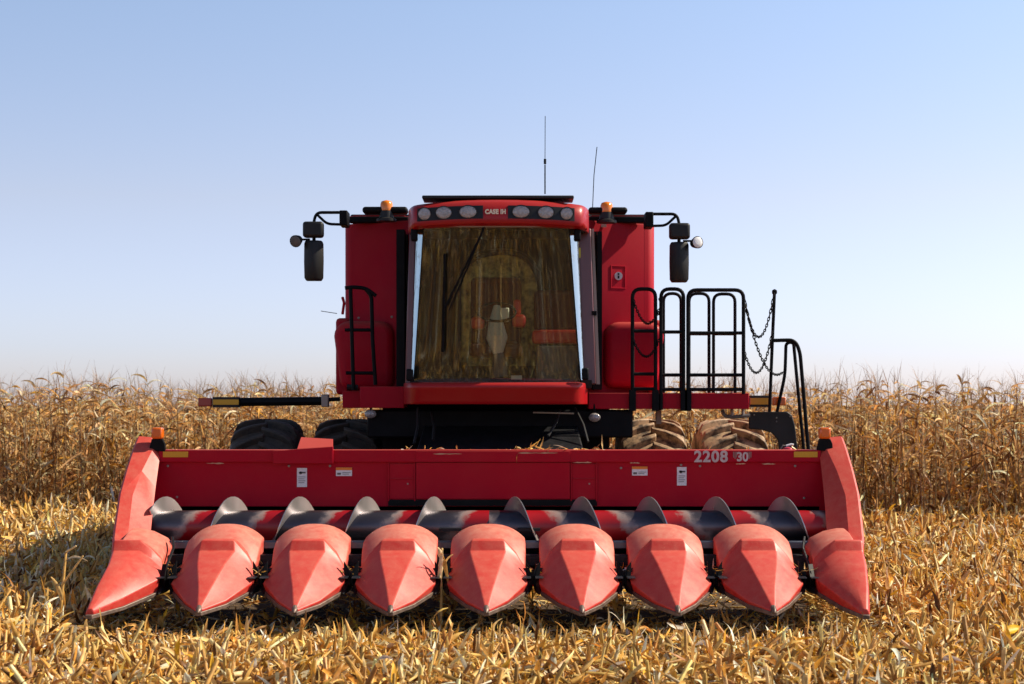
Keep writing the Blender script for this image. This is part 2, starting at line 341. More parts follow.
HCX = -0.205            # header centre line
def corn_edge(x): return 27.7-.15*(x+9)
def scatter(N, x0, x1, y0, y1):
    # heaped and bare patches left by the chopper
    M = N*3; x = U(x0, x1, M); y = U(y0, y1, M)
    f = (np.sin(x*5.1+2.2*np.sin(y*3.3))*np.sin(y*6.3+1.9*np.sin(x*2.7+1))+.6*np.sin(x*13+3*np.sin(y*9))*np.sin(y*15+2*np.sin(x*11)))
    keep = U(0, 1, M) < np.clip(.42+.38*f, .06, 1); x = x[keep]; y = y[keep]
    if len(x) < N: x = np.concatenate([x, U(x0, x1, N-len(x))]); y = np.concatenate([y, U(y0, y1, N-len(y))])
    return x[:N], y[:N]
# residue: leaves, husks, chopped stalk
S = Soup()
def litter(N, x0, x1, y0, y1, lmin, lmax, hmax, big=1.0, lowbed=False):
    x, y = scatter(N, x0, x1, y0, y1)
    clump = .5+.5*np.sin(x*1.9+np.sin(y*1.3)*1.5)*np.sin(y*2.3+x*.7)
    z = U(.0, 1, N)**1.6*hmax*(.45+.8*clump)*np.where((np.abs(x-HCX) < 3.3) & (y > 11.9) & (y < 15), .35, 1)
    k = int(N*.62)
    az = U(0, 2*PI, N)
    S.ribbons(np.stack([x, y, z+.01], 1)[:k], az[:k], rng.normal(.12, .5, k), rng.normal(.5, .8, k), U(lmin, lmax, k), U(.006, .026, k)*big, U(-1.3, 1.3, k), rng.normal(0, 1.2, k), pal(k, PAL_RES), seg=3, fold=.18, swirl=.5)
    m = N-k; a = np.stack([x, y, z], 1)[k:]; pz = rng.normal(.05, .3, m)
    d = np.stack([np.cos(az[k:])*np.cos(pz), np.sin(az[k:])*np.cos(pz), np.sin(pz)], 1)
    L_ = U(lmin*.7, lmax*.9, m)[:, None]; r = U(.002, .010, m)
    S.sticks(a+[0, 0, .015], a+[0, 0, .015]+d*L_, r, r*.85, pal(m, PAL_RES), 5)
def husks(N, x0, x1, y0, y1, hmax, big=1.0, stand=.25):
    x, y = scatter(N, x0, x1, y0, y1); z = U(0, 1, N)**1.5*hmax*np.where((np.abs(x-HCX) < 3.3) & (y > 11.9), .3, 1)
    S.ribbons(np.stack([x, y, z], 1), U(0, 2*PI, N), rng.normal(stand, .5, N), rng.normal(.6, .9, N), U(.06, .17, N)*big, U(.022, .06, N)*big, U(-1.2, 1.2, N), rng.normal(0, 1.0, N), pal(N, PAL_RES, .18), seg=4, fold=.3, swirl=.6)
def chunks(N, x0, x1, y0, y1, hmax, big=1.0):
    x, y = scatter(N, x0, x1, y0, y1); z = U(0, 1, N)**1.3*hmax+.02; big = big*np.where((np.abs(x-HCX) < 3.3) & (y > 11.8) & (y < 15), .5, 1); z = z*np.where(big < .6, .3, 1); az = U(0, 2*PI, N); pz = np.where(U(0, 1, N) < .22, U(.6, 1.5, N), rng.normal(.12, .32, N))
    d = np.stack([np.cos(az)*np.cos(pz), np.sin(az)*np.cos(pz), np.sin(pz)], 1); L_ = (U(.07, .24, N)*big)[:, None]; r = U(.008, .020, N)*big; a = np.stack([x, y, z], 1)
    c = pal(N, [(.80,.52,.18,3), (.66,.38,.10,3), (.88,.66,.34,3), (.42,.22,.07,1.5)], .15)
    S.sticks(a, a+d*L_, r, r*.8, c, 6)
    for j in range(2): S.ribbons(a+d*L_*U(.1, .9, N)[:, None], az+rng.normal(0, .5, N), pz+rng.normal(0, .4, N), rng.normal(.5, .8, N), U(.06, .18, N)*big, U(.018, .05, N)*big, U(-1, 1, N), rng.normal(0, 1, N), pal(N, PAL_RES), seg=4, fold=.3, swirl=.4)
chunks(5600, -5.2, 5.2, 9.8, 12.9, .16); chunks(900, -5, 5, 12.9, 14, .08)
chunks(2600, 2.9, 7.5, 13.2, 20, .12, 1.2); chunks(1600, -7.2, -3.3, 13.2, 20, .12, 1.2); chunks(4500, -9.5, 10, 19, 27, .14, 1.5)
litter(14000, -5.2, 5.2, 9.8, 13.6, .02, .11, .13, .8)
litter(2500, -5.2, 5.2, 9.8, 13.6, .08, .24, .16, .6)
husks(4800, -5.2, 5.2, 9.8, 13.6, .14, .9, .2)
litter(5000, -5.5, 5.5, 13.6, 17, .05, .2, .12)
litter(15000, 2.8, 7.5, 13.4, 20, .05, .22, .14, .9); husks(4500, 2.8, 7.5, 13.4, 20, .16, .9)
litter(8500, -7.2, -3.3, 13.4, 20, .05, .22, .14, .9); husks(2500, -7.2, -3.3, 13.4, 20, .16, .9)
litter(20000, -9.5, 10, 18, 27.5, .08, .28, .16, 1.1); husks(6000, -9.5, 10, 18, 27.5, .2, 1.1)
litter(6000, -6, 6, 0, 9.8, .12, .40, .16, 1.2); husks(3000, -6, 6, 0, 9.8, .15, 1.6)
litter(4000, -9, 9, -14, 0, .2, .5, .2, 2.6)
# bits of leaf that came to rest on the header beam, in the auger and on the row units
def bits(n, xa, xb, ya, yb, za, zb, l0=.04, l1=.16):
    S.ribbons(np.stack([U(xa, xb, n), U(ya, yb, n), U(za, zb, n)], 1), U(0, 2*PI, n), rng.normal(.25, .4, n), rng.normal(.5, .6, n), U(l0, l1, n), U(.006, .02, n), U(-1, 1, n), rng.normal(0, 1, n), pal(n, PAL_RES), seg=3, fold=.2)
bits(45, .05, .85, 15.02, 15.14, 1.478, 1.485); bits(14, -1.1, .0, 15.02, 15.14, 1.478, 1.482, .03, .08); bits(8, 1.2, 2.6, 15.02, 15.14, 1.478, 1.482, .03, .08)
bits(10, 1.15, 1.35, 14.3, 14.45, .70, .76, .1, .22)
for k in range(-4, 4):
    xc_ = HCX+.762*(k+.5); bits(26, xc_-.05, xc_+.05, 13.5, 14.2, .47, .52, .03, .12)
residue = S.build('crop_residue', STRAW); residue['kind'] = 'stuff'
residue['label'] = 'golden chopped corn leaves, husks and stalk bits littering the cut field'; residue['category'] = 'crop residue'

# stubble: cut stalks in rows at 0.762 m
S = Soup()
xs = []; ys = []
for k in range(-16, 17):
    xr = HCX+.762*(k+.5)
    y = 9.6
    while y < 28.9:
        if abs(xr) < y*.33+1.2 and y < corn_edge(xr)-.2 and not (abs(xr-HCX) < 3.3 and 13.2 < y < 15.2 and rnd.random() < .5) and not (abs(xr+.1) < 3 and y > 16.5):
            if rnd.random() < .8: xs.append(xr+rnd.gauss(0, .045)); ys.append(y+rnd.gauss(0, .04))
        y += .17 if y < 18 else .2
for i in range(700):
    yy_ = rnd.uniform(9.7, 27); xx_ = rnd.uniform(-.34, .34)*yy_
    if (yy_ < 12.7 or abs(xx_-HCX) > 3.4) and not (abs(xx_+.1) < 3 and yy_ > 13): xs.append(xx_); ys.append(yy_)
x = np.array(xs); y = np.array(ys); N = len(x)
under = (np.abs(x-HCX) < 3.2) & (y > 12.7) & (y < 16)
near = (np.abs(x-HCX) < 3.3) & (y > 11.9) & (y < 16); h = U(.12, .33, N)*np.where(near, .45, 1); lean = rng.normal(0, .30, (N, 2))
a = np.stack([x, y, np.zeros(N)], 1); b = a+np.stack([lean[:, 0]*h, lean[:, 1]*h-.03, h], 1)
c = pal(N, [(.74,.48,.15,3), (.58,.33,.08,3), (.82,.62,.28,2.5), (.34,.18,.06,1.5)])
S.sticks(a, b, U(.012, .019, N), U(.010, .017, N), c, 6)
for rep in range(6):           # sheaths and split shreds clinging to every stub
    k = N; f = U(.0, 1, k)[:, None]; base = a+(b-a)*f
    S.ribbons(base, U(0, 2*PI, k), U(.5, 1.55, k), rng.normal(.8, .9, k), U(.06, .22, k), U(.014, .042, k), U(-1, 1, k), rng.normal(0, 1.3, k), pal(k, PAL_RES), seg=4, fold=.2, swirl=.7)
k = 1300; xx = HCX+.762*(rng.integers(-13, 14, k)+.5)+rng.normal(0, .16, k); yy = U(9.7, 27.5, k); ok = (yy < 11.9) | (np.abs(xx) > 3.4)
xx = xx[ok]; yy = yy[ok]; k = len(xx)
S.ribbons(np.stack([xx, yy, U(0, .1, k)], 1), U(0, 2*PI, k), U(.8, 1.5, k), rng.normal(.3, .5, k), U(.10, .27, k), U(.014, .05, k), U(-1, 1, k), rng.normal(0, 1, k), pal(k, PAL_RES), seg=4, fold=.2, swirl=.5)
stub = S.build('corn_stubble', STRAW); stub['kind'] = 'stuff'
stub['label'] = 'upright cut corn stubble with clinging husks across the harvested strip'; stub['category'] = 'stubble'

def lone(name, label, cat, items, base):
    global ORIGIN
    S = Soup()
    for kind, a, b, wd, col in items:
        a = np.array([a], float); b = np.array([b], float); c = np.array([col], float)
        if kind == 'stick': S.sticks(a, b, np.array([wd]), np.array([wd*.75]), c, 7)
        else:
            d = b-a; L_ = np.linalg.norm(d, axis=1); az = np.arctan2(d[:, 1], d[:, 0]); pi_ = np.arcsin(d[:, 2]/L_)
            S.ribbons(a, az, pi_+.35, np.array([.9]), L_*1.05, np.array([wd]), np.array([.5]), np.array([.8]), c, seg=7, fold=.25, swirl=.3)
    o = S.build(name, STRAW); o['label'] = label; o['category'] = cat; return o
A_ = P(62, 604, 13.4); G1, G2, G3 = (.78, .52, .2), (.62, .36, .10), (.86, .66, .36)
q = lambda x_, y_, d: tuple(P(x_, y_, d))
lone('broken_corn_stalk', 'tall broken corn stalk leaning in the shade left of the leftmost snout', 'corn stalk',
     [('stick', q(60, 618, 13.2), q(66, 552, 13.3), .014, G2), ('stick', q(66, 552, 13.3), q(76, 546, 13.2), .010, G3), ('stick', q(62, 585, 13.2), q(83, 556, 13.0), .010, G1), ('leaf', q(62, 600, 13.2), q(48, 572, 13.0), .04, G1), ('leaf', q(66, 560, 13.3), q(82, 556, 13.1), .03, G3)], A_)
lone('uncut_corn_stalk', 'dry corn stalk with hanging husks caught between the fourth and fifth snouts', 'corn stalk',
     [('stick', q(441, 616, 13.5), q(442, 548, 13.6), .014, G1), ('leaf', q(442, 560, 13.6), q(436, 545, 13.5), .05, G3), ('leaf', q(441, 575, 13.6), q(448, 552, 13.5), .055, G1), ('leaf', q(442, 550, 13.6), q(438, 580, 13.4), .05, G3), ('leaf', q(442, 556, 13.6), q(447, 585, 13.4), .045, G2), ('stick', q(442, 560, 13.58), q(439, 578, 13.5), .024, G3)], A_)
lone('yellow_leaf', 'bright yellow corn leaf lying on the straw at the right edge of the photo', 'leaf',
     [('leaf', q(1006, 634, 12.0), q(1024, 624, 12.1), .075, (.85, .50, .02))], A_)
lone('pale_corn_stalk', 'long pale stalk lying slantwise across the stubble right of the header', 'corn stalk',
     [('stick', q(974, 533, 20.3), q(1012, 562, 18.6), .02, (.88, .72, .48))], A_)

# ------------------------------------------------------------ standing corn
def corn_batch(S, px, py, detail=1.0, leaves=19, hscale=None):
    N = len(px); H = U(1.72, 2.12, N)
    if hscale is not None: H = H*hscale
    lean = rng.normal(0, .07, (N, 2)); base = np.stack([px, py, np.zeros(N)], 1)
    top = base+np.stack([lean[:, 0]*H, lean[:, 1]*H, H], 1); mid = base*.5+top*.5+np.stack([rng.normal(0, .03, N), rng.normal(0, .03, N), np.zeros(N)], 1)
    cs = pal(N, [(.40,.25,.12,3), (.28,.16,.07,3), (.52,.38,.2,1.5)])
    S.sticks(base, mid, U(.012, .016, N), U(.009, .012, N), cs, 5); S.sticks(mid, top, U(.009, .012, N), U(.003, .005, N), cs, 5)
    az0 = U(0, 2*PI, N)
    for i in range(leaves):
        f = np.clip((i+.7)/(leaves+.2)+rng.normal(0, .02, N), .03, 1); bp = base+(top-base)*f[:, None]
        hang = U(0, 1, N) < (.62 if i < leaves*.72 else .3)
        S.ribbons(bp, az0+i*PI+rng.normal(0, .5, N), np.where(hang, U(-1.35, -.1, N), U(.4, 1.35, N)), np.where(hang, U(-.1, .6, N), U(1.3, 2.6, N)*(1-.4*max(0, (i/leaves)-.6))), U(.28, .58, N)*(1-.4*abs(f-.45)), U(.026, .056, N), rng.normal(0, .5, N), rng.normal(0, 1.6, N), pal(N, PAL_CORN, .2), seg=6, fold=.25, swirl=rng.normal(0, .5))
    k = int(N*.7); idx = rng.permutation(N)[:k]; bp = base[idx]+(top[idx]-base[idx])*U(.38, .5, k)[:, None]      # hanging ears in pale husk
    aa = U(0, 2*PI, k); for_d = np.stack([np.cos(aa)*.6, np.sin(aa)*.6, -np.ones(k)*U(.2, 1, k)], 1); for_d /= np.linalg.norm(for_d, axis=1)[:, None]
    ce = pal(k, [(.68,.54,.33,3), (.55,.40,.2,2)])
    S.sticks(bp, bp+for_d*.11, np.full(k, .012), np.full(k, .028), ce, 6); S.sticks(bp+for_d*.11, bp+for_d*.24, np.full(k, .028), np.full(k, .008), ce, 6)
    for i in range(5):         # tassel spikes
        S.ribbons(top-[0, 0, .05], U(0, 2*PI, N), U(.9, 1.5, N), U(-.1, .8, N), U(.16, .48, N), np.full(N, .008), U(-1, 1, N), U(-1, 1, N), pal(N, [(.42,.27,.16,3), (.30,.18,.10,2)]), seg=4)
S = Soup(); PX = []; PY = []
for row in range(15):
    xr = np.arange(-13.5, 14.5, .17 if row < 6 else .24)
    if row < 6: xr = np.concatenate([xr, np.arange(-24, -13.5, .26), np.arange(14.5, 26, .26)])
    xr = xr+rng.normal(0, .04, len(xr)); keep = U(0, 1, len(xr)) < .93; xr = xr[keep]
    off = row*.5 if row < 8 else 4+(row-8)*.9
    PX.append(xr); PY.append(corn_edge(xr)+off+rng.normal(0, .12, len(xr)))
px = np.concatenate(PX); py = np.concatenate(PY)
hs = 1.035+.05*np.sin(px*.9+py)+.05*np.sin(px*2.3)
hs = hs*np.where(px > 0, 1.0, 1.02)
corn_batch(S, px, py, hscale=hs)
corn = S.build('corn_field', CORNM); corn['kind'] = 'stuff'
corn['label'] = 'dense stand of dry brown corn waiting to be cut behind the machine'; corn['category'] = 'corn field'

# ------------------------------------------------------------ CORN HEADER
ORIGIN = Vector((HCX, 14.6, 0))
HD = thing('corn_header', ORIGIN, 'wide red eight-row corn header with pointed snouts carried low before the cab', 'corn header')
X0, X1 = HCX-3.065, HCX+3.065
MB().box(X0-.13, X1+.13, 15.04, 15.10, .50, 1.40).build('back_sheet', RED, HD, bevel=.004)
MB().box(X0, X1, 14.995, 15.16, 1.362, 1.475).build('top_beam', RED, HD, bevel=.006)
c0, c1 = P(416, 470, 15).x, P(570, 470, 15).x
MB().box(c0, c1, 15.012, 15.036, 1.02, 1.357).build('centre_panel', RED, HD, bevel=.004)
MB().box(c0, c1, 14.985, 14.992, 1.365, 1.462).build('centre_trim_plate', RED, HD, bevel=.002)
MB().box(P(388, 0, 15).x, P(597, 0, 15).x, 15.02, 15.035, .955, 1.012).build('feed_opening_shade', BLK, HD)  # solid black strip standing in for shade in the gap below the panel
for (a, b) in ((389, 414), (572, 596)):
    xa, xb = P(a, 0, 15).x, P(b, 0, 15).x; ob = MB()
    ob.box(xa, xb, 15.027, 15.037, 1.02, 1.345); ob.build('access_cover', RED, HD, bevel=.003)
    m = MB(); m.box(xa-.012, xa+.0, 15.015, 15.037, 1.0, 1.355); m.box(xb, xb+.012, 15.015, 15.037, 1.0, 1.355); m.box(xa+.002, xb-.002, 15.018, 15.025, 1.2, 1.21)
    m.build('cover_rib', RED, HD, bevel=.002)
    m = MB(); m.lathe([(.008, 0), (.010, -.004), (.004, -.009)], (xb-.06, 15.026, 1.16), (0, -1, 0), 8); m.build('bolt', SILV, HD)
pts = [P(273, 451, 14.96), P(333, 446.5, 14.96), P(333, 463.5, 14.96), P(273, 463.5, 14.96)]
MB().prism(pts, (0, .03, 0)).build('hose_bracket', RED, HD, bevel=.003)
q = [P(297, 449, 14.965), P(333, 446.3, 14.965), P(333, 439, 15.16), P(301, 437, 15.16)]
MB().prism(q, (0, 0, -.012)).build('bracket_cover', RED, HD, bevel=.003)
for (a, b, t, zz) in ((297, 307, 468, 487), (677, 686.5, 467, 485.5)):
    A, B = P(a, t, 15.036), P(b, zz, 15.036); o = MB().box(A.x, B.x, 15.033, 15.038, B.z, A.z).build('warning_decal', WHT, HD)
    m = MB(); m.lathe([(.014, 0), (.014, .002)], (A.x+.035, 15.032, A.z-.045), (0, -1, 0), 10); m.box(A.x+.02, B.x-.012, 15.030, 15.0325, A.z-.05, A.z-.035)
    for i in range(4): m.box(A.x+.014, B.x-.014-.01*(i % 2), 15.030, 15.0325, A.z-.085-.018*i, A.z-.080-.018*i)
    m.build('decal_print', GRY, o)
for (a, b, t, zz) in ((336, 352, 467.5, 476), (632, 647.5, 466.5, 475.5)):
    A, B = P(a, t, 15.036), P(b, zz, 15.036); o = MB().box(A.x, B.x, 15.033, 15.038, B.z, A.z).build('warning_decal', WHT, HD)
    MB().box(A.x, B.x, 15.029, 15.0325, A.z-.024, A.z+.0).build('decal_band', ORD, o)
    m = MB(); m.box(A.x+.012, A.x+.045, 15.029, 15.0325, B.z+.012, B.z+.03); m.box(A.x+.06, B.x-.012, 15.029, 15.0325, B.z+.03, B.z+.034); m.box(A.x+.06, B.x-.03, 15.029, 15.0325, B.z+.016, B.z+.02); m.build('decal_print', GRY, o)
t0 = P(711, 457, 14.99)
text_mesh('2208', .145, 'lettering', TXT, HD, (t0.x, 14.992, t0.z), .002, .0045, 1.0)
t0 = P(742.5, 457.2, 14.99)
text_mesh('30', .115, 'lettering', TXT, HD, (t0.x, 14.992, t0.z), .002, .0035, .95)
for sx, pxx in ((-1, 735.3), (1, 749.6)):
    t0 = P(pxx, 455, 14.99); m = MB()
    for i in range(3): m.box(t0.x-.02+.014*i, t0.x-.011+.014*i, 14.991, 14.994, t0.z-.035+.012*abs(i-1), t0.z+.03)
    m.build('lettering', TXG, HD)
for (a, b) in ((163, 188), (794, 817.5)):
    A, B = P(a, 451.6, 14.99), P(b, 457.2, 14.99); MB().box(A.x, B.x, 14.989, 14.9945, B.z, A.z).build('reflector', YEL, HD)
PRIM = mat('bared_primer', (.52, .30, .18), .8)      # scuffed paint bared to primer
for (a, b, yy) in ((433, 462, 454), (518, 558, 453), (573, 592, 462.5), (630, 640, 463), (736, 746, 464), (762, 776, 464), (206, 224, 463.5)):
    yq = 14.9835 if (a > 415 and b < 570) else 14.9935; n_ = 9; up = []; lo = []
    for i in range(n_+1):
        u0 = a+(b-a)*i/n_; h_ = rnd.uniform(.12, .7)*(0 if i in (0, n_) else 1)+.06; q_ = yy+rnd.uniform(-.25, .25)
        up.append(P(u0, q_-h_, 14.98)); lo.append(P(u0, q_+h_, 14.98))
    pts_ = [Vector((p.x, yq, p.z)) for p in up+lo[::-1]]
    MB().prism(pts_, (0, .001, 0)).build('paint_scuff', PRIM, HD, smooth=0)
for (pxx, pyy) in ((289, 466), (330, 466), (681, 465), (565, 468), (621, 468), (700, 466), (795, 466), (168, 466), (804, 498), (177, 497)):
    c = P(pxx, pyy, 15.03); MB().lathe([(.010, 0), (.012, .006), (.005, .011)], c, (0, -1, 0), 8).build('bolt', SILV, HD)
# trough, end sheets
prof = []
for i in range(9):
    th = R(-10+i*22.5-0); prof.append((14.65+.36*math.cos(th), .79-.36*math.sin(th)))
prof = [(15.03, .95), (15.03, .70), (14.98, .56), (14.85, .46), (14.65, .42), (14.45, .46), (14.33, .56), (14.27, .69), (14.2, .705)]
secA = [Vector((X0+.01, a, b)) for a, b in prof]+[Vector((X0+.01, a, b-.012)) for a, b in prof[::-1]]
MB().prism(secA, (X1-X0-.02, 0, 0)).build('auger_trough', DARKST, HD)
MB().box(X0, X1, 14.17, 14.26, .63, .70).build('deck_rail', DARKST, HD, bevel=.01)
MB().box(X0+.1, X1-.1, 14.55, 14.75, .26, .41).build('toolbar', RED, HD, bevel=.01)
for sx in (-1, 1):
    u = HCX+sx*3.17
    pl = [Vector((u, 15.12, .42)), Vector((u, 15.12, 1.47)), Vector((u, 14.97, 1.24)), Vector((u, 14.2, .64)), Vector((u, 14.15, .42))]
    MB().prism(pl, (sx*.02, 0, 0)).build('end_sheet', RED, HD)
# auger
AZ, AY = .79, 14.62
aug = MB().lathe([(.15, 0), (.15, X1-X0-.06)], (X0+.03, AY, AZ), (1, 0, 0), 40).build('auger', AUG, HD)
def flight(xp, sgn, x_in, x_out):
    pitch = .605; rows = []; n = int(abs(x_out-x_in)/pitch*30)
    for i in range(n+1):
        xx = x_in+(x_out-x_in)*i/n; th = (xx-xp)*sgn/pitch*2*PI      # angle from top towards the camera
        dr = Vector((0, -math.sin(th), math.cos(th))); c = Vector((xx, AY, AZ)); ro = .275
        rows.append([c+dr*.149+Vector((-.004, 0, 0)), c+dr*ro+Vector((-.004, 0, 0)), c+dr*ro+Vector((.004, 0, 0)), c+dr*.149+Vector((.004, 0, 0))])
    return MB().loft(rows)
flight(-.71, -1, -.30, X0+.05).build('flighting', STEEL, aug)
flight(.03, 1, -.12, X1-.05).build('flighting', STEEL, aug)
for xx in (-.55, .15):
    MB().box(xx-.10, xx+.1, AY-.23, AY-.13, AZ-.02, AZ+.006).build('auger_paddle', DRK, aug)

# --- snouts
def snout(cx):
    def V(u, d, z): return Vector((cx+u, d, z))
    secs = []
    for d, zt, hw, drop, zb in ((14.24, .835, .305, .12, .44), (14.2, .85, .318, .125, .42), (14.05, .832, .322, .13, .40), (13.92, .79, .322, .145, .39), (13.80, .715, .318, .16, .39), (13.68, .60, .300, .12, .38)):
        r_ = []
        r_.append(V(-hw, d, zb))
        for i in range(-8, 9):
            t = i/8; uu = hw*math.sin(t*PI/2*.97)/math.sin(PI/2*.97)
            r_.append(V(uu, d, zt-drop*abs(uu/hw)**2.6))
        r_.append(V(hw, d, zb)); secs.append(r_)
    hood = MB().loft(secs).build('snout_hood', HOODM, None, bevel=.012, smooth=40, seg=3)
    hood.parent = HD
    secs = []
    for d, zt, hf, sh, zs, sw, zw, bw, zb in (
            (13.86, .735, .115, .225, .635, .290, .50, .27, .40),
            (13.83, .752, .128, .235, .645, .310, .52, .30, .40),
            (13.715, .746, .136, .242, .630, .324, .51, .31, .39),
            (13.67, .662, .149, .250, .570, .330, .47, .315, .38),
            (13.42, .582, .113, .224, .495, .334, .415, .310, .345),
            (13.14, .418, .052, .108, .350, .176, .305, .160, .272),
            (12.885, .285, .010, .020, .275, .030, .262, .028, .244)):
        secs.append([V(-bw, d, zb), V(-sw, d, zw), V(-sh, d, zs), V(-hf, d, zt), V(hf, d, zt), V(sh, d, zs), V(sw, d, zw), V(bw, d, zb)])
    n_ = MB().loft(secs).build('snout', SNT, HD, bevel=.045, smooth=62, seg=5)
    m = MB(); sk = []
    for d, bw, z in ((13.5, .318, .335), (13.40, .318, .325), (13.14, .172, .256), (12.86, .022, .228)):
        sk.append([V(-bw, d, z+.02), V(bw, d, z+.02), V(bw, d, z-.012), V(-bw, d, z-.012)])
    m.loft(sk).build('skid_plate', SKID, n_, bevel=.004)
    tip = MB().lathe([(.004, -.02), (.018, 0), (.026, .05), (.026, .07)], V(0, 12.85, .253), (0, 1, .35), 10).build('snout_tip', SKID, n_)
    for sx in (-1, 1):
        pl = [V(sx*.318, 13.60, .585), V(sx*.338, 13.58, .555), V(sx*.378, 13.56, .50), V(sx*.381, 13.56, .40), V(sx*.362, 13.56, .365), V(sx*.358, 13.56, .455), V(sx*.322, 13.58, .47)]
        o = MB().prism(pl, (0, -.02, 0)).build('side_bracket', BLK, HD, bevel=.003)
    hood.parent = n_; hood['label'] = 'paler sun-faded rear hood of the snout'
    return n_
for k in range(-3, 4): snout(HCX+.762*k)

# --- row units between the snouts
def row_unit(cx):
    ru = MB()
    for sx in (-1, 1):
        ru.box(cx+sx*.055-.02+sx*.05, cx+sx*.055+.02+sx*.05, 13.45, 14.3, .36, .45)
    ru.box(cx-.2, cx+.2, 14.0, 14.22, .40, .56); ru.box(cx-.09, cx+.09, 13.95, 14.05, .5, .60)
    o = ru.build('row_unit', DRK, HD, bevel=.006)
    for sx in (-1, 1):
        q = MB(); q.box(cx+sx*.018, cx+sx*.085, 13.42, 14.1, .455, .463) if sx > 0 else q.box(cx-.085, cx-.018, 13.42, 14.1, .455, .463)
        q.build('deck_plate', DARKST, o)
        ch = MB(); n = 15
        for i in range(n):
            yy = 13.64+.52*i/n; ch.box(cx+sx*.105-.016, cx+sx*.105+.016, yy, yy+.034, .475, .497)
            if i % 4 == 1: ch.prism([Vector((cx+sx*.09, yy, .48)), Vector((cx+sx*.03, yy-.012, .48)), Vector((cx+sx*.028, yy+.01, .48)), Vector((cx+sx*.09, yy+.035, .48))], (0, 0, .035))
        ch.lathe([(.045, 0), (.05, .01), (.045, .02)], (cx+sx*.105, 13.68, .475), (0, 0, 1), 14)
        ch.build('gathering_chain', DRK, o)
        MB().tube([(cx+sx*.05, 13.38, .33), (cx+sx*.05, 13.55, .355), (cx+sx*.05, 14.2, .38)], [.006, .042, .045], 8).build('stalk_roll', DRK, o)
        MB().tube([(cx+sx*.10, 13.45, .39), (cx+sx*.13, 13.7, .30), (cx+sx*.12, 14.3, .30)], .018, 6).build('roll_guard', BLK, o)
for k in range(-4, 4): row_unit(HCX+.762*(k+.5))

